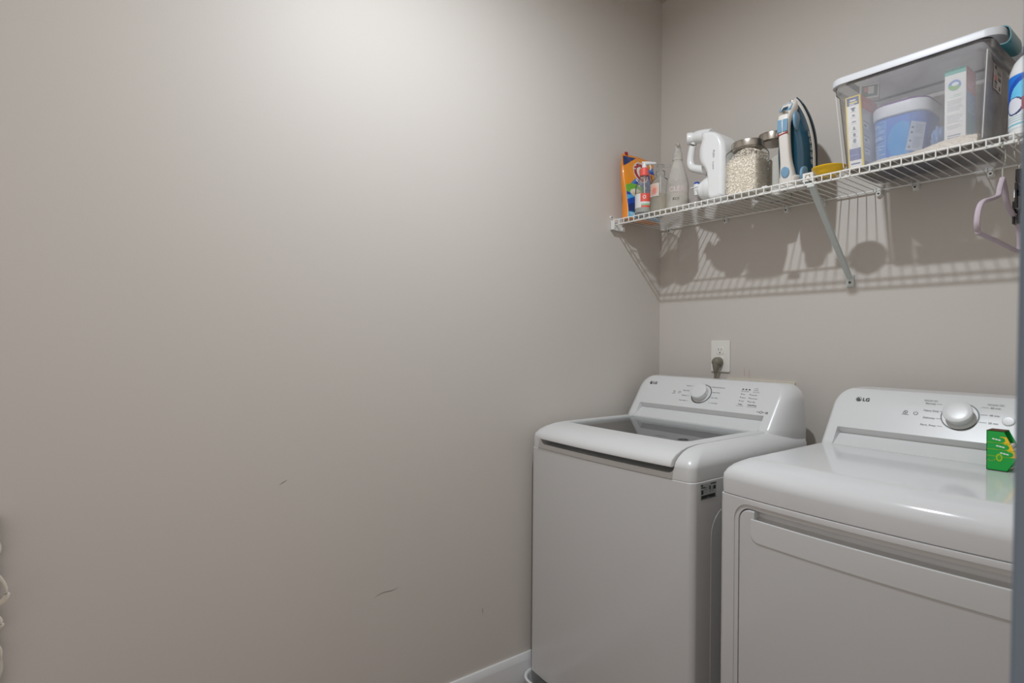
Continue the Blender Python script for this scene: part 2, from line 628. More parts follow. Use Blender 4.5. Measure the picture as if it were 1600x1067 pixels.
def face_matrix(x, yb, zb, sl, z, lift=0.0006):
    """local x to the right, local y up the leaning face, local z out of it"""
    yv = Vector((0, sl, 1)).normalized()
    xv = Vector((1, 0, 0))
    nv = xv.cross(yv)
    o = Vector((x, yb + sl * (z - zb), z)) + nv * lift
    return Matrix(((xv.x, yv.x, nv.x, o.x), (xv.y, yv.y, nv.y, o.y), (xv.z, yv.z, nv.z, o.z), (0, 0, 0, 1)))

def brand_logo(M, h):
    bm = bmesh.new()
    # round emblem: a filled disc with a nose, an eye and an arc left open
    n = 40
    R = h * 0.62
    cx, cy = 0.0, h * 0.42
    add_ring(bm, M, cx, cy, R * 0.94, R * 0.12)
    add_ring(bm, M, cx, cy, R * 0.66, R * 0.20, 0.5 * PI, 1.95 * PI)
    add_ring(bm, M, cx, cy, R * 0.36, R * 0.22, 0.0, 2 * PI, 20)
    add_strip(bm, M, cx - R * 0.06, cx + R * 0.06, cy - R * 0.4, cy + R * 0.45)
    add_strip(bm, M, cx - R * 0.06, cx + R * 0.35, cy - R * 0.45, cy - R * 0.32)
    add_text(bm, 'LG', h * 1.25, M @ Matrix.Translation((R * 1.35, 0, 0)), bold=h * 0.035)
    return bm

def knob_parts(root, c, M, r, hgt, tilt=0.0):
    # c: centre on the face in face coordinates given by M
    ring = bmesh.new()
    add_ring(ring, M @ Matrix.Translation((0, 0, 0.0008)), 0, 0, r * 1.22, r * 0.07, n=48)
    obj('dial_ring', ring, M_ring, root)
    base = bmesh.new()
    add_lathe(base, [(r * 1.18, 0.0), (r * 1.16, 0.002), (0, 0.002)], n=40, M=M)
    obj('dial_base', recalc(base), M_plas, root)
    kb = bmesh.new()
    add_lathe(kb, [(r * 0.86, 0.002), (r * 0.90, hgt * 0.25), (r * 0.98, hgt * 0.8), (r * 0.985, hgt * 0.92), (r * 0.93, hgt), (r * 0.6, hgt * 1.03), (0, hgt * 1.05)], n=48, M=M)
    obj('knob', recalc(kb), M_plas, root, ang=60)

# --- washer
WX0, WX1, WYF, WYB = 0.025, 0.708, -0.752, -0.113
WXC, WHW, WBOW = (WX0 + WX1) / 2, (WX1 - WX0) / 2, 0.016
WZT, WYH = 0.957, -0.285
wm = thing('washing_machine', 'white top-load washing machine with a glass lid, standing in the back corner', 'washing machine', (WXC, -0.41, 0.004))
xs = [WX0 + (WX1 - WX0) * k / 16 for k in range(1, 16)]

def outline(x0, x1, yf, yb, rf, rb, z, n=6):
    return [(p[0], p[1], z) for p in rrect(x0, x1, yf, yb, [rf, rf, rb, rb], n)]
bm = loft([outline(WX0, WX1, WYF, WYB, 0.020, 0.01, z) for z in (0.066, 0.30, 0.60, 0.8670)] + [outline(WX0 + 0.0016, WX1 - 0.0016, WYF + 0.0016, WYB - 0.0016, 0.020, 0.01, 0.8692)] + [outline(WX0 + 0.006, WX1 - 0.006, WYF + 0.006, WYB - 0.006, 0.016, 0.008, 0.8700)], cap1=False)
subdiv_x(bm, xs)
bend(bm, WXC, WHW, WBOW, WYF)
cab = obj('cabinet', bm, M_enamel, wm, ang=50)
for fx in (WX0 + 0.06, WX1 - 0.06):
    for fy in (-0.69, -0.13):
        obj('foot', lathe([(0, 0.0065), (0.024, 0.0065), (0.024, 0.02), (0.012, 0.024), (0.012, 0.067), (0, 0.067)], (fx, fy, 0), n=16), M_black, wm)
# embossed panel on the side
sp = prism([(p[0], p[1]) for p in rrect(-0.668, -0.15, 0.14, 0.785, 0.075, 8)], 'x', WX1 - 0.0005, WX1 + 0.0007, bev=0.0006)
obj('side_embossing', sp, M_enamel, wm)
# top cover with a notch for the lid and an opening for the tub
lv = [(0.8706, 0.0018, 0.0018), (0.8725, 0.0016, 0.0016), (0.905, 0.0014, 0.0014), (0.918, 0.003, 0.006), (0.930, 0.009, 0.018), (0.941, 0.018, 0.036), (0.950, 0.032, 0.058), (0.955, 0.048, 0.078), (0.957, 0.062, 0.095)]
bm = loft([outline(WX0 + a, WX1 - a, WYF + b, WYB + a * 0.1, 0.022 + a * 0.6, 0.012, z, 8) for z, a, b in lv])
subdiv_x(bm, xs)
bend(bm, WXC, WHW, WBOW, WYF)
LX0, LX1 = 0.085, 0.648
notch = prism(rrect(LX0 - 0.0022, LX1 + 0.0022, 0.8865, 1.05, [0.022, 0.022, 0.001, 0.001], 6), 'y', -0.9, WYH + 0.001)
tubcut = box(LX0 + 0.018, LX1 - 0.018, -0.675, WYH - 0.006, 0.80, 1.05)
bm = boolean(bm, [notch, tubcut])
obj('top_cover', bm, M_plas, wm, ang=40)
# inner tub: white funnel and a steel drum
secs = []
TC = ((LX0 + LX1) / 2, -0.475)
N = 56
rr0 = rrect(LX0 + 0.014, LX1 - 0.014, -0.679, WYH - 0.002, 0.03, 13)
def circ(r, z):
    out = []
    for (x, y) in rr0:
        a = math.atan2(y - TC[1], x - TC[0])
        out.append((TC[0] + r * math.cos(a), TC[1] + r * math.sin(a), z))
    return out
def mixs(t, r, z):
    c = circ(r, z)
    return [((1 - t) * p[0] + t * q[0], (1 - t) * p[1] + t * q[1], z) for p, q in zip(rr0, c)]
secs = [[(x, y, 0.905) for x, y in rr0], [(x, y, 0.885) for x, y in rr0], mixs(0.25, 0.235, 0.868), mixs(0.8, 0.232, 0.842), mixs(1, 0.225, 0.83)]
obj('tub_ring', loft(secs, cap0=False, cap1=False), M_tubwall, wm, ang=30)
obj('drum', loft([circ(0.226, 0.832), circ(0.235, 0.80), circ(0.235, 0.42), circ(0.2, 0.40)], cap0=False), M_steel, wm)
# lid: closed profile swept across, bowed, window cut out
lp = [(WYH - 0.001, 0.9575), (-0.55, 0.958), (-0.655, 0.9575), (-0.690, 0.9545), (-0.718, 0.948), (-0.742, 0.9375), (-0.757, 0.926), (-0.764, 0.914), (-0.7635, 0.9065), (-0.757, 0.9045), (-0.735, 0.908), (-0.70, 0.925), (-0.66, 0.938), (WYH - 0.001, 0.940)]
bm = prism(lp, 'x', LX0, LX1, bev=0.0015, seg=1)
WN = (LX0 + 0.030, LX1 - 0.038, -0.648, WYH - 0.016)
win = prism(rrect(WN[0], WN[1], WN[2], WN[3], [0.012, 0.030, 0.004, 0.004], 6), 'z', 0.90, 1.0)
bm = boolean(bm, [win])
subdiv_x(bm, xs)
bend(bm, WXC, WHW, WBOW, WYF)
lid = obj('lid', bm, M_plas, wm, ang=40)
bm = prism(rrect(WN[0] - 0.004, WN[1] + 0.004, WN[2] - 0.004, WN[3] + 0.004, 0.02, 5), 'z', 0.9505, 0.9535)
bend(bm, WXC, WHW, WBOW, WYF)
obj('lid_window', bm, M_lidglass, lid)
bm = bmesh.new()
Ml = Matrix.Translation((0.46, -0.60, 0.9541))
add_text(bm, 'SlamProof', 0.010, Ml @ Matrix.Translation((0.005, 0, 0)))
add_text(bm, 'Glass Lid', 0.008, Ml @ Matrix.Translation((0.005, -0.010, 0)))
add_ring(bm, Ml, 0.105, 0.0, 0.012, 0.007, n=24)
obj('lid_lettering', bm, M_ink2, lid)['kind'] = 'stuff'
# console
WSL = 0.72
cons = obj('control_panel', console(WX0 + 0.004, WX1 - 0.008, WYH, WZT, WYB - 0.002, 1.1105, WSL, 0.052, 0.9870, 1.0060, 0.027), M_plas, wm, ang=40)
FM = lambda x, z, lift=0.0007: face_matrix(x, WYH, WZT, WSL, z, lift)
obj('brand_logo', brand_logo(FM(0.1155, 1.0785), 0.0122), M_ink2, wm)
KX = 0.363
knob_parts(wm, None, FM(KX, 1.0562, 0.0), 0.0325, 0.027)
bm = bmesh.new()
for k, (s, x) in enumerate((('Normal', 0.3054), ('Heavy Duty', 0.3085), ('Delicates', 0.3045), ('Deep Wash', 0.3085))):
    Mx = FM(x, 1.0800 - 0.0178 * k)
    add_text(bm, s, 0.0062, Mx, 'RIGHT')
    add_strip(bm, Mx, 0.003, 0.011, 0.0017, 0.0024)
for k, (s, x) in enumerate((('Bedding/Waterproof', 0.3965), ('Speed Wash', 0.4055), ('Spin Only', 0.4110), ('Tub Clean', 0.4172))):
    Mx = FM(x, 1.0815 - 0.0182 * k)
    add_text(bm, s, 0.0060, Mx, 'LEFT')
    add_strip(bm, Mx, -0.010, -0.002, 0.0017, 0.0024)
add_ring(bm, FM(0.266, 1.0555), 0, 0.0, 0.0045, 0.0011)
add_ring(bm, FM(0.2416, 1.0535), 0, 0.003, 0.0040, 0.0013, -0.5 * PI, PI)
add_strip(bm, FM(0.2416, 1.0535), -0.007, 0.007, -0.005, -0.0038)
for k in range(3):
    add_strip(bm, FM(0.5185 + 0.0120 * k, 1.0822), -0.003, 0.003, 0.0, 0.0042)
add_text(bm, 'Wash Rinse Spin', 0.0044, FM(0.5130, 1.0765))
for k, s in enumerate(('Hot', 'Warm', 'Cold')):
    add_ring(bm, FM(0.5195 + 0.001 * k, 1.0665 - 0.0112 * k), 0, 0.002, 0.0012, 0.0014, n=10)
    add_text(bm, s, 0.0056, FM(0.5240 + 0.001 * k, 1.0655 - 0.0112 * k))
for k, s in enumerate(('Deep Fill', 'Extra Rinse', 'Spin High')):
    add_ring(bm, FM(0.5515 + 0.001 * k, 1.0665 - 0.0112 * k), 0, 0.002, 0.0012, 0.0014, n=10)
    add_text(bm, s, 0.0056, FM(0.5560 + 0.001 * k, 1.0655 - 0.0112 * k))
for k, s in enumerate(('Lid Lock', 'Add Items', 'Control Lock')):
    add_text(bm, s, 0.0044, FM(0.5575, 1.0880 - 0.0062 * k))
add_text(bm, 'Temp.', 0.0064, FM(0.5286, 1.0325), 'CENTER', bold=0.00015)
add_text(bm, 'Water/Rinse', 0.0064, FM(0.5725, 1.0325), 'CENTER', bold=0.00015)
add_strip(bm, FM(0.5150, 1.0285), 0, 0.028, 0, 0.0006)
add_strip(bm, FM(0.5550, 1.0285), 0, 0.036, 0, 0.0006)
obj('printed_lettering', bm, M_ink, wm)['kind'] = 'stuff'
bm = bmesh.new()
Mx = FM(0.625, 1.0125)
add_ring(bm, Mx, -0.013, 0.0035, 0.0042, 0.0012)
add_strip(bm, Mx, -0.028, -0.0175, 0.003, 0.0045)
add_strip(bm, Mx, -0.0085, -0.001, 0.003, 0.0045)
add_text(bm, '10', 0.0105, Mx @ Matrix.Translation((0.001, -0.0005, 0)), bold=0.0003)
obj('motor_emblem', bm, M_ink2, wm)['kind'] = 'stuff'
# rating sticker on the side
ik = Ink(30, 26, srgb(166, 170, 170))
D = srgb(38, 40, 42)
Lg = srgb(120, 124, 124)
ik.rect(0.0, 1.0, 0.0, 0.06, srgb(110, 112, 112))
ik.rect(0.04, 0.92, 0.06, 0.28, D)
ik.rect(0.40, 0.55, 0.06, 0.13, Lg)
ik.rect(0.62, 1.0, 0.87, 0.97, D)
ik.rect(0.0, 0.14, 0.84, 0.95, D)
ik.rect(0.03, 0.16, 0.36, 0.60, D)
ik.rect(0.80, 0.98, 0.55, 0.76, D)
ik.rect(0.52, 0.64, 0.56, 0.80, D)
ik.rect(0.56, 0.60, 0.40, 0.56, D)
ik.lines(0.20, 0.48, 0.40, 0.80, 6, Lg, 3)
ik.lines(0.03, 0.30, 0.66, 0.82, 3, D, 4)
ik.lines(0.68, 0.80, 0.42, 0.72, 4, Lg, 5)
bm = ik.mesh(lambda u, v: Vector((WX1 + 0.0007, -0.718 + 0.072 * u, 0.820 + 0.043 * v)))
obj('rating_sticker', bm, M_print, wm)

# --- drain pan under the washer
dp = thing('drain_pan', 'white plastic drain pan with a rounded rim under the washer', 'drain pan', (WXC, -0.41, 0.0))
PX0, PX1, PYF, PYB = 0.017, 0.728, -0.800, -0.05
bm = bmesh.new()
lv = [(0.004, 0.006), (0.004, 0.0), (0.050, -0.002), (0.0525, -0.0055), (0.0575, -0.0062), (0.060, -0.003), (0.0595, 0.0015), (0.056, 0.0045), (0.050, 0.006), (0.0065, 0.009), (0.0055, 0.010)]
secs = []
for z, a in lv:
    r = 0.06 - a
    secs.append([(p[0], p[1], z) for p in rrect(PX0 + 0.004 + a, PX1 - 0.004 - a, PYF + 0.004 + a, PYB - a, r, 8)])
add_loft(bm, secs)
obj('pan', recalc(bm), M_pan, dp, ang=50)

# --- dryer
KD = 0.967
dX = lambda x: 1.632 - (1.632 - x) * KD
dY = lambda y: -2.068 + (y + 2.068) * KD
dZ = lambda z: 1.249 - (1.249 - z) * KD
DX0, DX1, DYF, DYB = dX(0.769), 1.517, dY(-0.722), -0.09
DXC, DHW, DBOW = (DX0 + DX1) / 2, (DX1 - DX0) / 2, 0.026
DZT, DYH = dZ(0.950), dY(-0.270)
dr = thing('clothes_dryer', 'white front-load clothes dryer with a wide door, right of the washer', 'dryer', (DXC, -0.43, 0.0))
xd = [DX0 + (DX1 - DX0) * k / 16 for k in range(1, 16)]
bm = loft([outline(DX0, DX1, DYF, DYB, 0.014, 0.01, z) for z in (0.02, 0.30, 0.60, dZ(0.8562))] + [outline(DX0 + 0.0016, DX1 - 0.0016, DYF + 0.0016, DYB - 0.0016, 0.014, 0.01, dZ(0.8585))])
DDX0, DDX1, DDZ0, DDZ1 = dX(0.829), DX1 - 0.056, 0.17, dZ(0.8325)
cut1 = prism(rrect(DDX0 - 0.0145, DDX1 + 0.0145, DDZ0 - 0.0145, DDZ1 + 0.0125, 0.042, 8), 'y', DYF - 0.1, DYF + 0.0022)
cut2 = prism(rrect(DDX0 - 0.003, DDX1 + 0.003, DDZ0 - 0.003, DDZ1 + 0.003, 0.033, 8), 'y', DYF - 0.1, DYF + 0.045)
bm = boolean(bm, [cut1, cut2])
subdiv_x(bm, xd)
bend(bm, DXC, DHW, DBOW, DYF)
obj('cabinet', bm, M_enamel, dr, ang=40)
for fx in (DX0 + 0.05, DX1 - 0.05):
    for fy in (-0.70, -0.14):
        obj('foot', lathe([(0, 0.0005), (0.024, 0.0005), (0.024, 0.012), (0.012, 0.014), (0.012, 0.021), (0, 0.021)], (fx, fy, 0), n=16), M_black, dr)
lv = [(0.8602, 0.0018, 0.0018), (0.862, 0.0014, 0.0014), (0.895, 0.001, 0.001), (0.908, 0.002, 0.003), (0.920, 0.007, 0.010), (0.930, 0.015, 0.020), (0.938, 0.026, 0.034), (0.9435, 0.036, 0.048), (0.9465, 0.046, 0.060), (0.948, 0.056, 0.074)]
bm = loft([outline(DX0 + a, DX1 - a, DYF + b, DYB + a * 0.1, 0.016 + a * 0.6, 0.012, dZ(z), 8) for z, a, b in lv])
subdiv_x(bm, xd)
bend(bm, DXC, DHW, DBOW, DYF)
obj('top_cover', bm, M_gloss, dr, ang=50)
# door slab with a finger scoop along its top, then the handle panel with its lip
bm = prism(rrect(DDX0, DDX1, DDZ0, DDZ1, 0.030, 8), 'y', DYF - 0.001, DYF + 0.04, bev=0.004)
scoop = prism([(DYF - 0.05, dZ(0.8095)), (DYF + 0.010, dZ(0.8095)), (DYF + 0.020, dZ(0.8160)), (DYF + 0.022, 0.88), (DYF - 0.05, 0.88)], 'x', dX(0.872), DDX1 - 0.040, bev=0.0)
bm = boolean(bm, [scoop])
subdiv_x(bm, xd)
bend(bm, DXC, DHW, DBOW, DYF)
door = obj('door', bm, M_enamel, dr, ang=40)
hp = prism(rrect(dX(0.862), DDX1 - 0.030, dZ(0.757), dZ(0.8125), [0.022, 0.022, 0.004, 0.004], 7), 'y', DYF - 0.0026, DYF + 0.004, bev=0.0016)
subdiv_x(hp, xd)
bend(hp, DXC, DHW, DBOW, DYF)
obj('handle', hp, M_plas, door, ang=40)
# console
DSL = 0.72
obj('control_panel', console(DX0 + 0.020, DX1 - 0.020, DYH, DZT, DYB - 0.005, dZ(1.110), DSL, 0.037, 0.9885, 1.0070, 0.027), M_plas, dr, ang=40)
GM = lambda x, z, lift=0.0007: face_matrix(dX(x), DYH, DZT, DSL, dZ(z), lift)
obj('brand_logo', brand_logo(GM(0.8865, 1.0755), 0.0122), M_ink2, dr)
knob_parts(dr, None, GM(1.1405, 1.0560, 0.0), 0.0325, 0.027)
bm = bmesh.new()
add_text(bm, 'SENSOR DRY', 0.0054, GM(1.0851, 1.0890), 'RIGHT')
for k, (s, x) in enumerate((('Normal', 1.0808), ('Heavy Duty', 1.0926), ('Delicates', 1.0870), ('Perm. Press', 1.0931))):
    Mx = GM(x, 1.0810 - 0.0186 * k)
    add_text(bm, s, 0.0072, Mx, 'RIGHT')
    add_strip(bm, Mx, 0.002, 0.014, 0.0021, 0.0028)
add_text(bm, 'MANUAL DRY', 0.0054, GM(1.1926, 1.0900))
for k, (s, x) in enumerate((('60 min', 1.2004), ('40 min', 1.2013), ('20 min', 1.2017))):
    Mx = GM(x, 1.0815 - 0.0186 * k)
    add_text(bm, s, 0.0072, Mx)
    add_strip(bm, Mx, -0.018, -0.003, 0.0021, 0.0028)
add_ring(bm, GM(1.0402, 1.0545), 0, 0.0, 0.0048, 0.0012, 0.7 * PI, 2.3 * PI)
add_strip(bm, GM(1.0402, 1.0545), -0.0005, 0.0005, 0.001, 0.007)
add_ring(bm, GM(1.0159, 1.0540), 0, 0.002, 0.0040, 0.0013, -0.5 * PI, PI)
add_ring(bm, GM(1.0159, 1.0540), -0.003, 0.0, 0.003, 0.001)
add_strip(bm, GM(1.0159, 1.0540), -0.008, 0.008, -0.0065, -0.0053)
obj('printed_lettering', bm, M_ink, dr)['kind'] = 'stuff'
bm = bmesh.new()
add_lathe(bm, [(0.0125, 0.0), (0.0125, 0.002), (0.011, 0.003), (0, 0.0025)], n=28, M=GM(1.2409, 1.0545, 0.0))
obj('start_button', recalc(bm), M_plas, dr)

# --- dryer-sheet box on the dryer
gb = thing('dryer_sheet_box', 'small open green and yellow cardboard box of dryer sheets on the dryer top', 'box', (1.268, -0.354, 0.9587))
GP = [(dX(x), max(0.9587, dZ(z))) for x, z in ((1.2265, 0.949), (1.266, 0.949), (1.2855, 0.985), (1.2585, 1.043), (1.2265, 1.043))]
GY0, GY1 = dY(-0.321), dY(-0.274)
def gwall(a, b, t=0.0012):
    bm = bmesh.new()
    d = Vector((b[0] - a[0], 0, b[1] - a[1])).normalized()
    n = Vector((-d.z, 0, d.x)) * t
    p = [Vector((a[0], 0, a[1])), Vector((b[0], 0, b[1]))]
    sec = [p[0], p[1], p[1] + n, p[0] + n]
    add_loft(bm, [[(v.x, y, v.z) for v in sec] for y in (GY0, GY1)])
    return recalc(bm)
obj('back_panel', gwall(GP[4], GP[0]), M_green, gb)
obj('bottom_panel', gwall(GP[0], GP[1]), M_green, gb)
obj('bottom_flap', gwall(GP[1], GP[2]), M_green, gb)
obj('top_panel', gwall(GP[3], GP[4]), M_brownin, gb)
obj('rear_side', prism(GP, 'y', GY1 - 0.001, GY1), M_green, gb)
obj('front_side', prism(GP, 'y', GY0, GY0 + 0.001), M_green, gb)
# print of the front side: painted cells inside the pentagon
G_, Y_, LGm, WH = srgb(22, 168, 66), srgb(250, 200, 30), srgb(160, 205, 40), srgb(238, 244, 236)
def inside(poly, x, z):
    c = False
    for (x0, z0), (x1, z1) in zip(poly, poly[1:] + poly[:1]):
        if (z0 > z) != (z1 > z) and x < (x1 - x0) * (z - z0) / (z1 - z0) + x0:
            c = not c
    return c
bm = bmesh.new()
lay = bm.loops.layers.float_color.new('ink')
def gpoly(pts, col, lift):
    f = bm.faces.new([bm.verts.new((GP[0][0] + u * KD, GY0 - lift, GP[0][1] + v * KD)) for u, v in pts])
    for l in f.loops:
        l[lay] = col
edge = lambda v: 0.059 - (v - 0.036) * 0.027 / 0.058          # slanted right edge
for k, v0 in enumerate((0.0345, 0.0505, 0.0665)):
    v1 = v0 + 0.0145
    gpoly([(edge(v0) - 0.016, v0), (edge(v0) - 0.0003, v0), (edge(v1) - 0.0003, v1), (edge(v1) - 0.013, v1)], Y_, 0.0003)
    gpoly([(0.001, v0 - 0.0010), (edge(v0) - 0.001, v0 - 0.0010), (edge(v0) - 0.001, v0), (0.001, v0)], LGm, 0.0004)
    c = [(edge(v0 + 0.007) - 0.0125 + 0.006 * math.cos(a), v0 + 0.0068 + 0.0062 * math.sin(a)) for a in [PI * (-0.5 + q / 8) for q in range(9)]]
    gpoly([(edge(v0) - 0.034, v0 + 0.0006)] + c + [(edge(v0) - 0.034, v0 + 0.013)], G_, 0.0005)
    e = edge(v0 + 0.007) - 0.018
    for q in range(3):
        gpoly([(e - 0.013 + q * 0.0055, v0 + 0.0075 - q * 0.001), (e - 0.0085 + q * 0.0055, v0 + 0.0065 - q * 0.001), (e - 0.0075 + q * 0.0055, v0 + 0.0092 - q * 0.001), (e - 0.012 + q * 0.0055, v0 + 0.0102 - q * 0.001)], WH, 0.0007)
lf = [(0.0245 + 0.0062 * math.cos(a), 0.0315 + 0.0095 * math.sin(a)) for a in [2 * PI * q / 14 for q in range(14)]]
gpoly(lf, LGm, 0.0008)
lf = [(0.0245 + 0.0036 * math.cos(a), 0.0315 + 0.006 * math.sin(a)) for a in [2 * PI * q / 14 for q in range(14)]]
gpoly(lf, srgb(70, 170, 50), 0.0009)
for u, v in ((0.004, 0.0235), (0.0075, 0.0215), (0.0115, 0.0225), (0.016, 0.0255)):
    gpoly([(u - 0.001, v), (u, v - 0.001), (u + 0.001, v), (u, v + 0.001)], Y_, 0.0008)
obj('printed_design', bm, M_print, gb)
shb = bmesh.new()
for k in range(6):
    z = GP[0][1] + 0.006 + 0.0095 * k
    xr = GP[1][0] + 0.003 + (z - GP[0][1]) * 0.4 if z < GP[2][1] else GP[2][0] - 0.004 - (z - GP[2][1]) * 0.47
    add_box(shb, GP[0][0] + 0.003, xr, GY0 + 0.002, GY1 - 0.002, z, z + 0.0082, bev=0.003)
obj('dryer_sheets', shb, M_sheet, gb)

# ------------------------------------------------------------------ back wall: outlet, plug, supply box
wo = thing('wall_outlet', 'white duplex wall outlet plate above the washer', 'outlet', (0.3058, 0.0, 1.193))
OX0, OX1, OZ0, OZ1 = 0.2638, 0.3478, 1.1295, 1.2563
plate = prism(rrect(OX0, OX1, OZ0, OZ1, 0.004, 4), 'y', -0.0065, -0.0003, bev=0.0025)
obj('plate', plate, M_outlet, wo)
for zc in (1.2150, 1.1755):
    rec = prism([(0.3058 + 0.0165 * max(-0.82, min(0.82, math.cos(a))) / 0.82, zc + 0.0165 * max(-0.88, min(0.88, math.sin(a)))) for a in [2 * PI * k / 32 for k in range(32)]], 'y', -0.0085, -0.004, bev=0.0008, seg=1)
    rc = obj('receptacle', rec, M_outlet, wo)
    bm = bmesh.new()
    add_box(bm, 0.2990, 0.3006, -0.0090, -0.0080, zc + 0.000, zc + 0.0095)
    add_box(bm, 0.3110, 0.3126, -0.0090, -0.0080, zc + 0.001, zc + 0.0085)
    add_lathe(bm, [(0.0026, 0.0), (0.0026, 0.001), (0, 0.001)], (0.3058, -0.008, zc - 0.0075), n=12, M=Matrix.Rotation(PI / 2, 3, 'X'))
    obj('slot', recalc(bm), M_slot, rc)
bm = bmesh.new()
add_lathe(bm, [(0.003, 0.0), (0.003, 0.001), (0, 0.0014)], (0.3058, -0.0065, 1.1952), n=12, M=Matrix.Rotation(PI / 2, 3, 'X'))
obj('screw', recalc(bm), M_outlet, wo)

cd = thing('power_cord', 'olive grey appliance plug and cord in the lower socket of the outlet', 'cord', (0.3058, -0.03, 1.17))
RX = Matrix.Rotation(PI / 2, 3, 'X')
bm = bmesh.new()
add_lathe(bm, [(0.0, 0.0), (0.019, 0.0), (0.020, 0.004), (0.0195, 0.018), (0.016, 0.027), (0.010, 0.031), (0, 0.032)], (0.3030, -0.0090, 1.1695), n=24, M=RX)
add_tube(bm, [(0.303, -0.026, 1.168), (0.302, -0.029, 1.150), (0.3015, -0.030, 1.136), (0.301, -0.0305, 1.128)], [0.0165, 0.0130, 0.0090, 0.0068], n=14)
obj('plug', recalc(bm), M_plug, cd)
bm = tube(spline([(0.301, -0.0305, 1.131), (0.3005, -0.031, 1.10), (0.30, -0.030, 1.05), (0.32, -0.030, 0.90), (0.36, -0.035, 0.70)], 6), 0.0048, n=10)
obj('cord', bm, M_plug, cd)

sb = thing('supply_box', 'pale washer supply box plate on the wall behind the washer panel', 'wall box', (0.46, 0.0, 1.03))
bm = prism(rrect(0.335, 0.607, 0.90, 1.1075, 0.003, 3), 'y', -0.0075, -0.0003, bev=0.002)
hole = prism(rrect(0.365, 0.577, 0.93, 1.078, 0.004, 3), 'y', -0.02, 0.02)
bm = boolean(bm, [hole])
M_frame = mat('cream_frame', srgb(222, 214, 196), 0.45)
obj('frame', bm, M_frame, sb)
obj('back_plate', box(0.364, 0.578, -0.0022, -0.0004, 0.929, 1.079), M_frame, sb)

# ------------------------------------------------------------------ wire shelf
SZ = 1.7455           # height of the deck rails
SY = -0.3085
ws = thing('wire_shelf', 'white coated wire shelf running along the back wall over the machines', 'shelf', (0.77, -0.155, SZ))
RL = 0.0028
def rail(name, x0, x1, y, z, r=RL):
    return obj(name, tube([(x0, y, z), (x1, y, z)], r, n=10), M_wire, ws)
rail('front_rail', 0.004, 1.545, SY, SZ)
rail('lip_rail', 0.004, 1.545, SY - 0.001, 1.7258)
rail('back_rail', 0.004, 1.545, -0.010, SZ - 0.003)
rail('support_rail', 0.012, 1.545, -0.262, SZ - 0.0032, 0.0025)
WP = 0.02565
bm = tube([(0, -0.006, SZ), (0, -0.15, SZ), (0, SY - 0.001, SZ + 0.0018), (0, SY - 0.0035, SZ + 0.0005), (0, SY - 0.0045, SZ - 0.003), (0, SY - 0.0045, 1.7265)], 0.0017, n=6)
w0 = obj('deck_wire', bm, M_wire, ws, world=True)
base = Vector((0.0133, 0, 0))
w0.location = base
for k in range(1, 60):
    c = w0.copy()
    COL.objects.link(c)
    c.parent = ws
    c.location = base + Vector((WP * k, 0, 0))
for v in bpy.data.meshes[w0.data.name].vertices:
    pass
# left end bracket on the side wall
bm = bmesh.new()
add_box(bm, 0.0005, 0.020, -0.3215, -0.3150, 1.704, 1.7425, bev=0.0012)
add_box(bm, 0.0005, 0.0035, -0.3215, -0.2520, 1.704, 1.7570, bev=0.001)
add_box(bm, 0.0005, 0.020, -0.3215, -0.2520, 1.704, 1.7075, bev=0.001)
add_box(bm, 0.0005, 0.018, -0.2560, -0.2520, 1.704, 1.7230, bev=0.001)
add_lathe(bm, [(0.0075, 0.0), (0.0075, 0.006), (0.004, 0.0065), (0.004, 0.003), (0, 0.003)], (0.0005, -0.3195, 1.7560), n=16, M=Matrix.Rotation(PI / 2, 3, 'Y'))
eb = obj('end_bracket', recalc(bm), M_clip, ws)
obj('screw', lathe([(0.0035, 0.0), (0.0035, 0.004), (0, 0.005)], (0.0025, -0.3195, 1.7560), n=10, M=Matrix.Rotation(PI / 2, 3, 'Y')), M_screw, eb)
# wall clips under the back rail
def clip(x):
    bm = bmesh.new()
    add_box(bm, -0.009, 0.009, -0.0035, -0.0004, -0.022, 0.006, bev=0.001)
    add_lathe(bm, [(0.0075, 0.0), (0.0075, 0.010), (0.0045, 0.011), (0, 0.011)], (0, -0.002, -0.013), n=14, M=RX)
    add_tube(bm, [(-0.008, -0.006, 0.004), (-0.008, -0.016, 0.003), (-0.008, -0.016, -0.007), (-0.008, -0.006, -0.008)], 0.002, n=6)
    add_tube(bm, [(0.008, -0.006, 0.004), (0.008, -0.016, 0.003), (0.008, -0.016, -0.007), (0.008, -0.006, -0.008)], 0.002, n=6)
    bm.transform(Matrix.Translation((x, 0, SZ - 0.001)))
    c = obj('wall_clip', recalc(bm), M_clip, ws)
    obj('screw', lathe([(0.0035, 0.0), (0.003, 0.0015), (0, 0.002)], (x, -0.0128, SZ - 0.014), n=10, M=RX), M_screw, c)
for x in (0.056, 0.325, 0.571, 0.700, 0.874, 0.975, 1.158, 1.40):
    clip(x)
# diagonal brace
bm = bmesh.new()
bx = 0.800
a, b = Vector((bx + 0.002, -0.304, 1.7225)), Vector((bx - 0.010, -0.0075, 1.466))
d = (b - a).normalized()
sx = Vector((1, 0, 0))
nn = sx.cross(d).normalized()
secs = []
for t, w, dep in ((0.0, 0.0085, 0.005), (0.06, 0.0088, 0.0075), (0.5, 0.0080, 0.0085), (0.92, 0.0080, 0.0075), (1.0, 0.0080, 0.004)):
    p = a.lerp(b, t)
    secs.append([p - sx * w - nn * dep, p - sx * w + nn * dep * 0.3, p - sx * w * 0.5 + nn * dep, p + sx * w * 0.5 + nn * dep, p + sx * w + nn * dep * 0.3, p + sx * w - nn * dep])
add_loft(bm, secs)
add_box(bm, bx - 0.010, bx + 0.012, -0.3135, -0.292, 1.7165, 1.7232, bev=0.002)
br = obj('brace', recalc(bm), M_brace, ws)
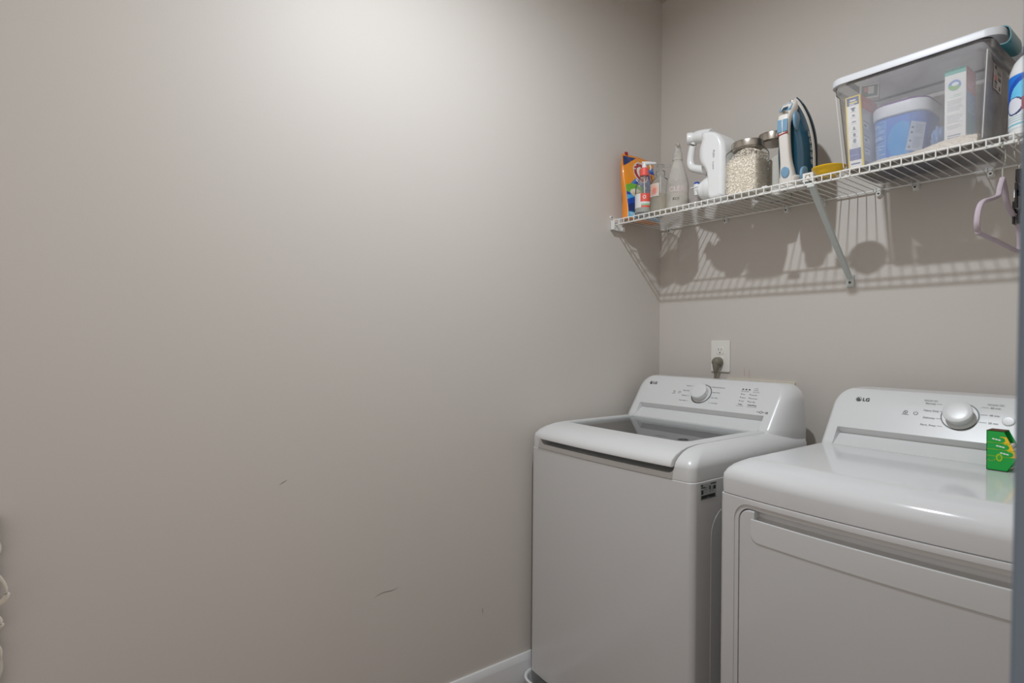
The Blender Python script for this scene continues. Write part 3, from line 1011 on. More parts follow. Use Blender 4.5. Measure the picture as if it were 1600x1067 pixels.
bm = prism(rrect(bx - 0.022, bx + 0.001, 1.437, 1.477, 0.003, 3), 'y', -0.0095, -0.0004, bev=0.001)
obj('foot_plate', bm, M_brace, br)
obj('screw', lathe([(0.004, 0.0), (0.0035, 0.002), (0, 0.003)], (bx - 0.0105, -0.0095, 1.452), n=12, M=RX), M_screw, br)

# ------------------------------------------------------------------ things on the shelf
DZ = SZ + 0.0019      # top of the deck wires
# --- pouch of laundry pods against the left wall
bag = thing('pod_pouch', 'orange and blue pouch of laundry pods standing against the left wall', 'pouch', (0.06, -0.2, DZ), 0.0)
BY0, BY1, BH = -0.303, -0.098, 0.268
def bagsurf(u, v, side=1.0):
    """front (side=+1, towards the room) or rear film of the pouch"""
    ww = 1 - 0.05 * v
    y = (BY0 + BY1) / 2 + (u - 0.5) * (BY1 - BY0) * ww + 0.004 * math.sin(7 * v)
    th = 0.030 * (1 - v) ** 0.7 * (0.35 + 0.65 * math.sin(PI * min(1, max(0, u))) ** 0.5) + 0.006 * math.sin(PI * u) * math.sin(PI * v)
    wr = 0.0018 * math.sin(23 * u + 9 * v) * math.sin(11 * v + 3 * u)
    x = 0.058 - 0.022 * v + side * (th + 0.0008) + wr * side
    return Vector((x, y, DZ + BH * v + 0.008 * v * (0.5 - abs(u - 0.5))))
bm = bmesh.new()
N1, N2 = 20, 24
fr_ = [[bm.verts.new(bagsurf(i / N1, j / N2, 1)) for i in range(N1 + 1)] for j in range(N2 + 1)]
bk_ = [[bm.verts.new(bagsurf(i / N1, j / N2, -1)) for i in range(N1 + 1)] for j in range(N2 + 1)]
for j in range(N2):
    for i in range(N1):
        bm.faces.new((fr_[j][i], fr_[j][i + 1], fr_[j + 1][i + 1], fr_[j + 1][i]))
        bm.faces.new((bk_[j][i + 1], bk_[j][i], bk_[j + 1][i], bk_[j + 1][i + 1]))
    bm.faces.new((bk_[j][0], fr_[j][0], fr_[j + 1][0], bk_[j + 1][0]))
    bm.faces.new((fr_[j][N1], bk_[j][N1], bk_[j + 1][N1], fr_[j + 1][N1]))
for i in range(N1):
    bm.faces.new((bk_[0][i], bk_[0][i + 1], fr_[0][i + 1], fr_[0][i]))
    bm.faces.new((fr_[N2][i], fr_[N2][i + 1], bk_[N2][i + 1], bk_[N2][i]))
obj('film', recalc(bm), M_orange, bag, ang=70)
ik = Ink(70, 96, srgb(240, 150, 34))
NAV, BLU, LBL, WHT, RED, GRN = srgb(24, 52, 110), srgb(20, 70, 170), srgb(70, 170, 225), srgb(240, 238, 232), srgb(176, 28, 44), srgb(110, 180, 60)
ik.fill(lambda u, v: v < 0.47 + 0.62 * u - 0.16 * u * u, srgb(60, 130, 205))
ik.fill(lambda u, v: v < 0.43 + 0.60 * u - 0.16 * u * u, BLU)
ik.fill(lambda u, v: v < 0.30, NAV)
ik.fill(lambda u, v: v > 0.83 + 0.42 * u, NAV)
ik.fill(lambda u, v: v < 0.36 and v > 0.20 + 0.05 * math.sin(6 * u), BLU)
ik.fill(lambda u, v: v < 0.36 + 0.03 * math.sin(5 * u) and v > 0.29 + 0.05 * math.sin(6 * u), LBL)
ik.ell(0.22, 0.47, 0.26, 0.085, GRN)
ik.ell(0.24, 0.41, 0.15, 0.060, srgb(232, 222, 200))
ik.ell(0.24, 0.385, 0.10, 0.030, srgb(214, 196, 160))
ik.fill(lambda u, v: v < 0.085 + 0.012 * math.sin(20 * u), srgb(90, 180, 225))
ik.lines(0.05, 0.95, 0.01, 0.08, 3, WHT, 2, 0.35)
ik.fill(lambda u, v: 0.15 < u < 0.72 and 0.175 + 0.08 * u < v < 0.225 + 0.08 * u, srgb(88, 40, 120))
ik.fill(lambda u, v: 0.18 < u < 0.70 and 0.19 + 0.08 * u < v < 0.208 + 0.08 * u and int(u * 40) % 3 != 0, WHT)
for k in range(26):
    rnd = random.Random(k)
    ik.ell(0.28 + rnd.uniform(0, 0.3), 0.56 + rnd.uniform(-0.05, 0.09), 0.014, 0.010, WHT)
ik.ell(0.50, 0.765, 0.235, 0.172, WHT)
ik.ell(0.50, 0.765, 0.215, 0.157, RED)
ik.ell(0.50, 0.765, 0.130, 0.095, WHT)
ik.ell(0.52, 0.765, 0.085, 0.060, srgb(226, 150, 120))
ik.fill(lambda u, v: u > 0.82 and 0.62 < v < 0.80, srgb(240, 150, 34))
ik.rect(0.86, 0.93, 0.66, 0.78, srgb(120, 74, 30))
bm = ik.mesh(lambda u, v: bagsurf(0.02 + 0.96 * u, 0.012 + 0.955 * v, 1) + Vector((0.0006, 0, 0)))
obj('printed_design', bm, M_bagprint, bag)
bm = bmesh.new()
Mb = None
for k, ch in enumerate('ARM'):
    a = math.radians(172 - 30 * k)
    p = bagsurf(0.50 + 0.172 * math.cos(a), 0.765 + 0.126 * math.sin(a), 1) + Vector((0.0014, 0, 0))
    A = Matrix(((0, 0, 1, p.x), (1, 0, 0, p.y), (0, 1, 0, p.z), (0, 0, 0, 1))) @ Matrix.Rotation(a - PI / 2, 4, 'Z')
    add_text(bm, ch, 0.017, A @ Matrix.Translation((0, -0.006, 0)), 'CENTER', bold=0.0005)
obj('emblem_lettering', bm, M_card, bag)
bm = bmesh.new()
p = bagsurf(0.10, 1.0, 1)
add_box(bm, p.x - 0.004, p.x + 0.004, p.y - 0.004, p.y + 0.012, p.z - 0.004, p.z + 0.010, bev=0.003)
obj('zip_tab', bm, M_red, bag)

# --- spray bottle with coral collar, in front of the pouch
sa = thing('spray_bottle', 'clear spray bottle with a coral collar in front of the pod pouch', 'bottle', (0.1265, -0.264, DZ))
c = (0.1265, -0.264, DZ)
obj('body', lathe([(0.0, 0.001), (0.031, 0.0005), (0.0345, 0.006), (0.035, 0.10), (0.033, 0.12), (0.024, 0.142), (0.0155, 0.155), (0.0135, 0.162), (0.0135, 0.170)], c, n=36), M_clearb, sa)
ik = Ink(30, 40, srgb(228, 226, 224))
ik.rect(0, 1, 0.0, 0.24, srgb(160, 160, 152))
ik.rect(0.56, 1, 0.55, 1.0, srgb(226, 90, 76))
ik.rect(0.60, 1, 0.36, 0.46, srgb(150, 198, 160))
ik.rect(0.60, 1, 0.24, 0.36, srgb(226, 90, 76))
ik.ell(0.74, 0.80, 0.07, 0.10, srgb(240, 214, 206), inner=0.55)
def roundlabel(c, r, a0, a1, z0, z1):
    return lambda u, v: Vector((c[0] + r * math.cos(a0 + (a1 - a0) * u), c[1] + r * math.sin(a0 + (a1 - a0) * u), c[2] + z0 + (z1 - z0) * v))
AV = math.atan2(-2.068 + 0.25, 1.632 - 0.13)      # direction of the room from the shelf end
bm = ik.mesh(roundlabel(c, 0.0354, AV - 1.9, AV + 0.75, 0.012, 0.085))
obj('label', bm, M_print, sa)
obj('collar', lathe([(0.0135, 0.160), (0.0175, 0.161), (0.0180, 0.165), (0.0165, 0.190), (0.012, 0.193), (0, 0.193)], c, n=28), M_coral, sa)
obj('dip_tube', tube([(c[0], c[1], c[2] + 0.162), (c[0] + 0.004, c[1] + 0.002, c[2] + 0.01)], 0.0022, n=8), M_hdpe, sa)
bm = bmesh.new()
add_lathe(bm, [(0.0, 0.190), (0.010, 0.190), (0.009, 0.202), (0.008, 0.212), (0, 0.212)], c, n=18)
hd = Vector((0.60, 0.80, 0.0))
p0_ = Vector(c) + Vector((0, 0, 0.212)) - hd * 0.010
add_tube(bm, [p0_, p0_ + hd * 0.02, p0_ + hd * 0.05, p0_ + hd * 0.056], [0.0075, 0.008, 0.006, 0.0045], n=12)
add_tube(bm, [p0_ + hd * 0.03 - Vector((0, 0, 0.004)), p0_ + hd * 0.036 - Vector((0, 0, 0.016)), p0_ + hd * 0.034 - Vector((0, 0, 0.028))], [0.0035, 0.003, 0.002], n=8)
obj('spray_head', recalc(bm), M_hdpe, sa)

# --- soap pump bottle
sp_ = thing('pump_bottle', 'translucent pump bottle half full of beige soap beside the coral-collared sprayer', 'bottle', (0.197, -0.252, DZ))
c = (0.197, -0.252, DZ)
obj('body', lathe([(0.0, 0.001), (0.036, 0.0005), (0.0395, 0.006), (0.040, 0.102), (0.0375, 0.118), (0.029, 0.133), (0.018, 0.141), (0.0145, 0.145), (0.0145, 0.154)], c, n=36), M_clearb, sp_)
obj('soap', lathe([(0.0, 0.003), (0.036, 0.003), (0.0385, 0.008), (0.0387, 0.072), (0.0, 0.072)], c, n=36), M_liquid, sp_)
ik = Ink(24, 24, srgb(206, 196, 186))
ik.ell(0.5, 0.5, 0.42, 0.42, srgb(222, 176, 158))
ik.ell(0.55, 0.42, 0.22, 0.26, srgb(214, 132, 118))
ik.lines(0.2, 0.8, 0.1, 0.3, 2, srgb(200, 150, 150), 4)
bm = ik.mesh(roundlabel(c, 0.0403, AV - 1.25, AV - 0.15, 0.062, 0.112))
obj('label', bm, M_print, sp_)
bm = bmesh.new()
add_lathe(bm, [(0.0, 0.150), (0.017, 0.150), (0.0175, 0.154), (0.0165, 0.166), (0.008, 0.169), (0.0055, 0.172), (0.0055, 0.182), (0.013, 0.183), (0.0135, 0.190), (0.010, 0.193), (0, 0.193)], c, n=24)
pz = Vector(c) + Vector((0, 0, 0.187))
add_tube(bm, [pz, pz + Vector((0.012, 0.014, 0.0)), pz + Vector((0.024, 0.028, -0.002)), pz + Vector((0.027, 0.031, -0.008))], [0.006, 0.0055, 0.0045, 0.0035], n=10)
obj('pump', recalc(bm), M_clearb, sp_)
obj('dip_tube', tube([(c[0], c[1], c[2] + 0.15), (c[0] + 0.003, c[1], c[2] + 0.01)], 0.002, n=8), M_hdpe, sp_)

# --- tall milky spray bottle
sc = thing('spray_bottle', 'tall milky white spray bottle with pink lettering left of the detergent jug', 'bottle', (0.272, -0.246, DZ))
c = (0.272, -0.246, DZ)
obj('body', lathe([(0.0, 0.001), (0.037, 0.0005), (0.041, 0.006), (0.0415, 0.098), (0.039, 0.112), (0.033, 0.135), (0.024, 0.165), (0.0175, 0.186), (0.0155, 0.193), (0.0155, 0.200)], c, n=36), M_milky, sc)
obj('cleaner', lathe([(0.0, 0.003), (0.036, 0.003), (0.0395, 0.008), (0.0397, 0.035), (0.0, 0.035)], c, n=36), M_liquid, sc)
def round_text(bm, s, size, c, r, a, z, bold=0.0):
    M = Matrix.Translation((c[0], c[1], c[2] + z)) @ Matrix.Rotation(a + PI / 2, 4, 'Z') @ Matrix.Translation((0, -r, 0)) @ Matrix.Rotation(PI / 2, 4, 'X')
    n0 = len(bm.verts)
    add_text(bm, s, size, Matrix.Identity(4), 'CENTER', bold=bold)
    bm.verts.ensure_lookup_table()
    for v in bm.verts[n0:]:
        t = a + v.co.x / r
        v.co = Vector((c[0] + r * math.cos(t), c[1] + r * math.sin(t), c[2] + z + v.co.y))
M_pinkink = mat('pink_ink', srgb(222, 200, 196), 0.5)
bm = bmesh.new()
round_text(bm, 'CLEAN', 0.026, c, 0.0420, AV + 0.15, 0.066, bold=0.0002)
round_text(bm, 'all purpose', 0.0085, c, 0.0420, AV + 0.1, 0.052)
obj('pink_lettering', bm, M_pinkink, sc)
ik = Ink(20, 8, srgb(205, 200, 188))
ik.rect(0.04, 0.96, 0.1, 0.9, srgb(60, 58, 54))
for k in range(4):
    ik.rect(0.12 + 0.21 * k, 0.22 + 0.21 * k, 0.25, 0.75, srgb(205, 200, 188))
bm = ik.mesh(roundlabel(c, 0.0420, AV - 0.55, AV + 0.15, 0.032, 0.044))
obj('dark_label', bm, M_print, sc)
bm = bmesh.new()
add_lathe(bm, [(0.0155, 0.190), (0.0185, 0.191), (0.0185, 0.198), (0.0165, 0.200), (0.0155, 0.222), (0.011, 0.226), (0, 0.226)], c, n=24)
pz = Vector(c) + Vector((0, 0, 0.238))
add_tube(bm, [pz + Vector((0, 0, -0.014)), pz + Vector((0, 0, 0.0)), pz + Vector((0.0, 0, 0.018))], [0.013, 0.012, 0.007], n=12)
add_tube(bm, [pz + Vector((-0.018, 0.022, 0.012)), pz + Vector((0, 0, 0.012)), pz + Vector((0.012, -0.014, 0.010)), pz + Vector((0.016, -0.02, 0.006))], [0.006, 0.0085, 0.007, 0.004], n=10)
add_tube(bm, [pz + Vector((-0.010, 0.012, 0.006)), pz + Vector((-0.018, 0.022, -0.012)), pz + Vector((-0.016, 0.02, -0.030))], [0.004, 0.0035, 0.0025], n=8)
obj('spray_head', recalc(bm), M_milky, sc)

# --- detergent jug lying on its back with a tap
jg = thing('detergent_jug', 'white detergent jug with a looped handle lying on its side, tap forward', 'jug', (0.43, -0.225, DZ))
YJ = -0.225
prof = [(0.392, 2.008), (0.425, 2.002), (0.456, 1.988), (0.480, 1.958), (0.4895, 1.915), (0.490, 1.775), (0.485, 1.756), (0.470, DZ + 0.0004), (0.440, DZ + 0.0004), (0.426, 1.757), (0.420, 1.775), (0.418, 1.835), (0.408, 1.868), (0.384, 1.900), (0.381, 1.945), (0.391, 1.975), (0.388, 1.995)]
secs = []
smooth_prof = [(p.x, p.y) for p in spline([Vector((a_, b_, 0)) for a_, b_ in prof] + [Vector((prof[0][0], prof[0][1], 0))], 3)][:-1]
smooth_prof = [(a_, max(b_, DZ + 0.0003)) for a_, b_ in smooth_prof]
for k in range(13):
    a_ = -0.5 * PI + PI * k / 12
    yy = YJ + (0.032 * (1 if math.sin(a_) > 0 else -1) * (abs(math.sin(a_)) > 1e-6) + 0.026 * math.sin(a_))
    kk = 0.48 * (1 - math.cos(a_))
    pts = []
    for (px_, pz_) in smooth_prof:
        cx_, cz_ = 0.449, min(max(pz_, 1.790), 1.965)
        pts.append((px_ + (cx_ - px_) * kk, yy, max(pz_ + (cz_ - pz_) * kk, DZ + 0.0003)))
    secs.append(pts)
bm = bmesh.new()
add_loft(bm, secs)
def jt(pts, r, flat=1.0):
    add_tube(bm, spline([(x, YJ, z) for x, z in pts], 5), [r[0] + (r[1] - r[0]) * i / (5 * (len(pts) - 1)) for i in range(5 * (len(pts) - 1) + 1)], n=16, flat=flat, upv=(0.3, 0, 1))
jt([(0.322, 2.012), (0.345, 2.012), (0.375, 2.006), (0.405, 1.996)], (0.019, 0.030))
jt([(0.332, 2.008), (0.322, 1.975), (0.3145, 1.93), (0.322, 1.905), (0.345, 1.893), (0.375, 1.882), (0.395, 1.872)], (0.0125, 0.017))
obj('body', recalc(bm), M_hdpe, jg, ang=50)
MC = Matrix.Rotation(-PI / 2, 3, 'Y')           # lathe axis to -x
MC2 = Matrix.Rotation(math.radians(-40), 3, 'Z') @ MC if False else MC
def lx(prof_, c, name, m, rot=0.0, n=28):
    Mr = Matrix.Rotation(rot, 3, 'Z') @ MC
    return obj(name, lathe(prof_, c, n=n, M=Mr), m, jg)
lx([(0.0, -0.004), (0.0195, -0.004), (0.0215, 0.0), (0.0225, 0.006), (0.0225, 0.018), (0.021, 0.021), (0, 0.0215)], (0.3265, YJ - 0.002, 2.012), 'cap', M_hdpe, rot=0.55)
lx([(0.0, -0.02), (0.046, -0.02), (0.047, -0.004), (0.043, 0.004), (0.043, 0.010), (0.038, 0.012), (0.038, 0.020), (0.033, 0.022), (0.033, 0.030), (0.026, 0.034), (0.018, 0.044), (0, 0.044)], (0.409, YJ - 0.012, 1.802), 'spout', M_hdpe)
bm = bmesh.new()
add_tube(bm, [(0.368, YJ - 0.012, 1.812), (0.346, YJ - 0.012, 1.815)], [0.013, 0.011], n=16)
add_tube(bm, [(0.352, YJ - 0.012, 1.832), (0.352, YJ - 0.012, 1.812), (0.352, YJ - 0.012, 1.792)], [0.012, 0.0105, 0.0095], n=16)
add_box(bm, 0.334, 0.368, YJ - 0.026, YJ + 0.002, 1.8185, 1.8225, bev=0.0015)
obj('tap', recalc(bm), M_hdpe, jg)
bm = bmesh.new()
add_lathe(bm, [(0.0, 0.0), (0.011, 0.0), (0.0108, 0.006), (0.007, 0.012), (0, 0.014)], (0.352, YJ - 0.012, 1.829), n=18)
obj('tap_button', recalc(bm), M_blue, jg)
bm = bmesh.new()
add_text(bm, 'PUSH', 0.011, Matrix(((0, 0, 0, 0.450), (0, 0, -1, YJ - 0.0587), (-1, 0, 0, 1.922), (0, 0, 0, 1))) @ Matrix(((1, 0, 0, 0), (0, 1, 0, 0), (0, 0, 1, 0), (0, 0, 0, 1))) if False else Matrix(((0, 1, 0, 0.448), (0, 0, -1, YJ - 0.0584), (-1, 0, 0, 1.925), (0, 0, 0, 1))))
add_text(bm, 'to pour', 0.009, Matrix(((0, 1, 0, 0.448), (0, 0, -1, YJ - 0.0584), (-1, 0, 0, 1.885), (0, 0, 0, 1))))
obj('lettering', bm, M_ink, jg)

# --- glass jars with steel lids
def bead_fill(name, label, group, inside_fn, n, size, seed, core):
    """grains as one 'stuff' object: elongated little beads over a solid core"""
    rnd = random.Random(seed)
    bm = core
    for k in range(n):
        p = inside_fn(rnd)
        a = rnd.uniform(0, 2 * PI)
        e = rnd.uniform(-0.6, 0.6)
        d = Vector((math.cos(a) * math.cos(e), math.sin(a) * math.cos(e), math.sin(e)))
        L, R_ = size * rnd.uniform(0.8, 1.3), size * 0.48
        s = d.orthogonal().normalized()
        t = d.cross(s)
        v = [bm.verts.new(p + d * L), bm.verts.new(p - d * L)] + [bm.verts.new(p + (s * math.cos(2 * PI * q / 4) + t * math.sin(2 * PI * q / 4)) * R_) for q in range(4)]
        for q in range(4):
            bm.faces.new((v[0], v[2 + q], v[2 + (q + 1) % 4]))
            bm.faces.new((v[1], v[2 + (q + 1) % 4], v[2 + q]))
    o = obj(name, recalc(bm), M_bead, None, ang=50)
    tag(o, label, 'beads')
    o['kind'] = 'stuff'
    return o

def jar(x0, x1, y0, y1, h, label, group, lidr):
    xc, yc = (x0 + x1) / 2, (y0 + y1) / 2
    t = thing('glass_jar', label, 'jar', (xc, yc, DZ), 0.0, group)
    def sec(a, z, r):
        return [(p[0], p[1], DZ + z) for p in rrect(x0 + a, x1 - a, y0 + a, y1 - a, r, 6)]
    secs = [sec(0.006, 0.0004, 0.012), sec(0.001, 0.004, 0.014), sec(0.0, 0.012, 0.015), sec(0.0, h * 0.78, 0.015)]
    for k in range(1, 7):
        a = 0.5 * PI * k / 6
        q = 0.016 * (1 - math.cos(a))
        secs.append(sec(q, h * 0.78 + h * 0.11 * math.sin(a), 0.015 + (min(x1 - x0, y1 - y0) / 2 - q - 0.016) * (k / 6)))
    r_in = min(x1 - x0, y1 - y0) / 2 - 0.016
    obj('glass', loft(secs, cap1=False), M_glass, t, ang=50)
    hz = h * 0.89 - 0.004
    obj('lid', lathe([(0.0, hz - 0.004), (lidr * 0.9, hz - 0.004), (lidr * 0.98, hz), (lidr, hz + 0.003), (lidr, h - 0.005), (lidr * 0.975, h - 0.001), (lidr * 0.9, h), (0, h)], (xc, yc, DZ), n=48, sx=1.0, sy=min(1.0, (y1 - y0) / (x1 - x0) * 1.02)), M_brushed, t)
    return t
J1 = (0.498, 0.614, -0.292, -0.196)
jar(*J1, 0.184, 'glass jar with a steel lid filled with cream beads, beside the detergent jug', 'glass jars', 0.054)
J2 = (0.540, 0.636, -0.180, -0.084)
jar(*J2, 0.226, 'taller glass jar with steel lid standing behind the bead-filled jar', 'glass jars', 0.050)
def box_inside(x0, x1, y0, y1, z0, z1f):
    def fn(rnd):
        k = rnd.random()
        x, y = rnd.uniform(x0, x1), rnd.uniform(y0, y1)
        if k < 0.42:
            y = y0
        elif k < 0.62:
            x = x1
        elif k < 0.68:
            x = x0
        zt = z1f(x, y)
        z = zt if k > 0.80 else z0 + (zt - z0) * rnd.random()
        return Vector((x, y, z))
    return fn
zj = lambda x, y: DZ + 0.118 + 0.028 * math.sin(PI * min(1, max(0, (x - 0.50) / 0.12))) + 0.012 * (x - 0.55) / 0.05
core = loft([[(p[0], p[1], z) for p in rrect(J1[0] + 0.006, J1[1] - 0.006, J1[2] + 0.006, J1[3] - 0.006, 0.012, 3)] for z in (DZ + 0.006, DZ + 0.115)] + [[(p[0], p[1], DZ + 0.135) for p in rrect(J1[0] + 0.03, J1[1] - 0.02, J1[2] + 0.02, J1[3] - 0.02, 0.012, 3)]])
bead_fill('scent_beads', 'cream scent beads filling the front glass jar', None, box_inside(J1[0] + 0.0045, J1[1] - 0.0045, J1[2] + 0.0045, J1[3] - 0.0045, DZ + 0.006, zj), 3000, 0.0030, 5, core)
z2 = lambda x, y: DZ + 0.105 + 0.5 * (x - J2[0])
core = loft([[(p[0], p[1], DZ + 0.005) for p in rrect(J2[0] + 0.006, J2[1] - 0.006, J2[2] + 0.006, J2[3] - 0.006, 0.012, 3)], [(p[0], p[1], z2(p[0], 0) - 0.006) for p in rrect(J2[0] + 0.006, J2[1] - 0.006, J2[2] + 0.006, J2[3] - 0.006, 0.012, 3)]])
M_powder = mat('grey_white_powder', srgb(214, 210, 202), 0.9, bump=(300, 0.2, 0.001))
po = obj('washing_powder', core, M_powder)
tag(po, 'pale washing powder sloping inside the rear glass jar', 'powder')
po['kind'] = 'stuff'

# --- small white clip lying at the shelf edge in front of the jars
cl = thing('plastic_clip', 'small white plastic clip lying at the shelf edge in front of the jars', 'clip', (0.648, -0.285, DZ))
obj('base', box(0.632, 0.664, -0.293, -0.277, DZ + 0.0002, DZ + 0.005, bev=0.0015), M_clip, cl)
obj('arm', box(0.634, 0.652, -0.291, -0.279, DZ + 0.0052, DZ + 0.010, bev=0.002), M_clip, cl)

# --- steam iron standing on its heel, handle towards the room
ir = thing('steam_iron', 'navy and white steam iron standing upright on its heel', 'iron', (0.697, -0.152, DZ), -PI / 2 + 0.03)
LEAN = 0.11
def iw(x, y, z):                      # x away from the sole plate, y sideways, z towards the tip
    return Vector((x + LEAN * z, y, z))
def tear(hw, u0, u1, n=18):
    """teardrop outline in (y, z): flat heel at u0, tip at u1"""
    R_, = (hw,)
    pts = []
    um = u0 + 0.10
    side = []
    for k in range(5):
        a = 0.5 * PI * k / 4
        side.append((R_ * 0.80 + R_ * 0.14 * math.sin(a), u0 + 0.014 * (1 - math.cos(a))))
    for k in range(1, 4):
        side.append((R_ * (0.94 + 0.06 * math.sin(0.5 * PI * k / 3)), u0 + 0.014 + (um - u0 - 0.014) * k / 3))
    for k in range(1, n + 1):
        t = k / n
        side.append((R_ * max(0.0, (1 - t ** 2.1)) ** 0.85, um + (u1 - um) * t))
    left = [(-y, z) for y, z in side[:-1]]
    return side + left[::-1]
def ilayers(name, specs, m, ang=40):
    return obj(name, loft([[iw(w, y, z) for y, z in tear(hw, u0, u1)] for w, hw, u0, u1 in specs]), m, ir, world=False, ang=ang)
ilayers('sole_plate', [(0.0, 0.053, 0.030, 0.300), (0.002, 0.0565, 0.028, 0.306), (0.007, 0.0565, 0.028, 0.306), (0.008, 0.055, 0.029, 0.304)], M_ironsole)
ilayers('heat_guard', [(0.0085, 0.052, 0.012, 0.299), (0.014, 0.054, 0.010, 0.300)], M_irondark)
ilayers('skirt', [(0.0145, 0.0545, 0.006, 0.301), (0.017, 0.0555, 0.004, 0.301), (0.026, 0.0545, 0.003, 0.294), (0.028, 0.0530, 0.004, 0.291)], M_ironwhite)
ilayers('water_tank', [(0.0285, 0.0520, 0.006, 0.289), (0.040, 0.0515, 0.005, 0.280), (0.052, 0.0480, 0.006, 0.266), (0.064, 0.0420, 0.008, 0.246), (0.071, 0.0330, 0.012, 0.224), (0.073, 0.0180, 0.020, 0.19)], M_irondark, ang=60)
def ibar(path, name, m):
    """rounded bar: (u, w, half width, half thickness)"""
    secs = []
    P = spline([(u, w, 0) for u, w, a, b in path], 5)
    Wd = spline([(a, b, 0) for u, w, a, b in path], 5)
    for i, p in enumerate(P):
        t = (P[min(i + 1, len(P) - 1)] - P[max(i - 1, 0)]).normalized()
        nrm = Vector((-t.y, t.x, 0))
        ring = []
        for q in range(16):
            a = 2 * PI * q / 16
            ca, sa = math.cos(a), math.sin(a)
            ex = lambda c: (abs(c) ** 0.6) * (1 if c >= 0 else -1)
            pu = p + nrm * ex(sa) * Wd[i].y
            ring.append(iw(pu.y, ex(ca) * Wd[i].x, pu.x))
        secs.append(ring)
    return obj(name, loft(secs), m, ir, world=False, ang=60)
ibar([(0.003, 0.088, 0.026, 0.022), (0.040, 0.093, 0.022, 0.019), (0.085, 0.100, 0.0165, 0.0150), (0.140, 0.104, 0.0160, 0.0140), (0.185, 0.104, 0.0170, 0.0145), (0.212, 0.097, 0.0190, 0.0155), (0.236, 0.080, 0.0230, 0.0170), (0.258, 0.060, 0.0240, 0.0150), (0.275, 0.043, 0.0170, 0.009)], 'handle', M_ironwhite)
bm = loft([[iw(w, y, z) for y, z in [(p[0], p[1]) for p in rrect(-0.034 + i_, 0.034 - i_, 0.0, 0.040 - i_ * 0.4, 0.012, 5)]] for w, i_ in ((0.030, 0.0), (0.070, 0.001), (0.098, 0.006), (0.106, 0.012))])
obj('heel', bm, M_ironwhite, ir, world=False, ang=50)
def idisc(name, m, c, r, h, axis, sy=1.0):
    """small rounded disc on the iron; axis 'w' faces away from the sole, 'v' faces sideways"""
    Mx = Matrix.Rotation(PI / 2, 3, 'Y') if axis == 'w' else Matrix.Rotation(-PI / 2, 3, 'X')
    bm = bmesh.new()
    add_lathe(bm, [(r * 0.98, -0.004), (r, h * 0.5), (r * 0.9, h * 0.9), (r * 0.6, h), (0, h)], (0, 0, 0), n=26, M=Mx, sx=sy)
    for v in bm.verts:
        p = v.co
        v.co = iw(p.x + c[0], p.y + c[1], p.z + c[2])
    return obj(name, recalc(bm), m, ir, world=False, ang=50)
idisc('heel_button', M_ironlight, (0.1105, 0.0, 0.045), 0.0135, 0.0035, 'w', 1.35)
idisc('dial', M_ironlight, (0.062, 0.040, 0.034), 0.030, 0.0055, 'v')
# two steam buttons, red stripe, clear knob
for s_ in (-1, 1):
    bm = bmesh.new()
    add_box(bm, 0.0, 0.006, -0.0075, 0.0075, 0, 0.040, bev=0.002)
    for v in bm.verts:
        p = v.co.copy()
        v.co = iw(p.x + 0.1155 - 0.20 * max(0, p.z - 0.014), p.y + s_ * 0.0085, p.z + 0.168)
    obj('steam_button', bm, M_ironlight, ir, world=False)
bm = bmesh.new()
add_box(bm, 0.0, 0.004, -0.0165, 0.0165, 0, 0.004, bev=0.001)
for v in bm.verts:
    p = v.co.copy()
    v.co = iw(p.x + 0.1155, p.y, p.z + 0.160 + p.y * 0.15)
obj('red_stripe', bm, M_red, ir, world=False)
idisc('steam_knob', M_chrome, (0.094, 0.0, 0.223), 0.0165, 0.014, 'w')
bm = loft([[iw(w + 0.1005 - 0.98 * (z - 0.232), y, z) for y, z in rrect(-0.019 + q, 0.019 - q, 0.236 + q, 0.272 - q, [0.006, 0.006, 0.017, 0.017], 5)] for w, q in ((-0.006, 0.0), (0.0045, 0.0), (0.006, 0.002))])
obj('nose_panel', bm, M_ironlight, ir, world=False)
bm = loft([[iw(w + 0.1005 - 0.98 * (z - 0.232), y, z) for y, z in rrect(-0.009 + q, 0.009 - q, 0.240 + q, 0.254 - q, 0.004, 4)] for w, q in ((0.004, 0.0), (0.0075, 0.0), (0.009, 0.002))])
obj('spray_button', bm, M_irondark, ir, world=False)
idisc('spray_nozzle', M_chrome, (0.046, 0.0, 0.278), 0.0055, 0.006, 'w')
# side wing under the nose and care icons on the tank side
bm = bmesh.new()
add_lathe(bm, [(0.030, -0.003), (0.031, 0.001), (0.027, 0.004), (0, 0.0055)], (0, 0, 0), n=28, M=Matrix.Rotation(-PI / 2, 3, 'X'), sx=0.72)
for v in bm.verts:
    p = v.co.copy()
    v.co = iw(p.x + 0.068, p.y + 0.0235, p.z + 0.208)
obj('side_wing', recalc(bm), M_ironlight, ir, world=False, ang=60)
bm = bmesh.new()
for k in range(5):
    cc = iw(0.041, 0.0532, 0.080 + 0.0215 * k)
    Mi = Matrix(((1, 0, 0, cc.x), (0, 0, 1, cc.y - 0.0016 * max(0, k - 2) ** 1.6), (0, 1, 0, cc.z), (0, 0, 0, 1)))
    add_ring(bm, Mi, 0, 0, 0.0075, 0.0018, n=22)
    add_ring(bm, Mi, 0.0, -0.0005, 0.0024, 0.0038, 0.25 * PI * k, 0.25 * PI * k + 1.4 * PI, n=10)
obj('care_icons', bm, M_icon, ir, world=False)
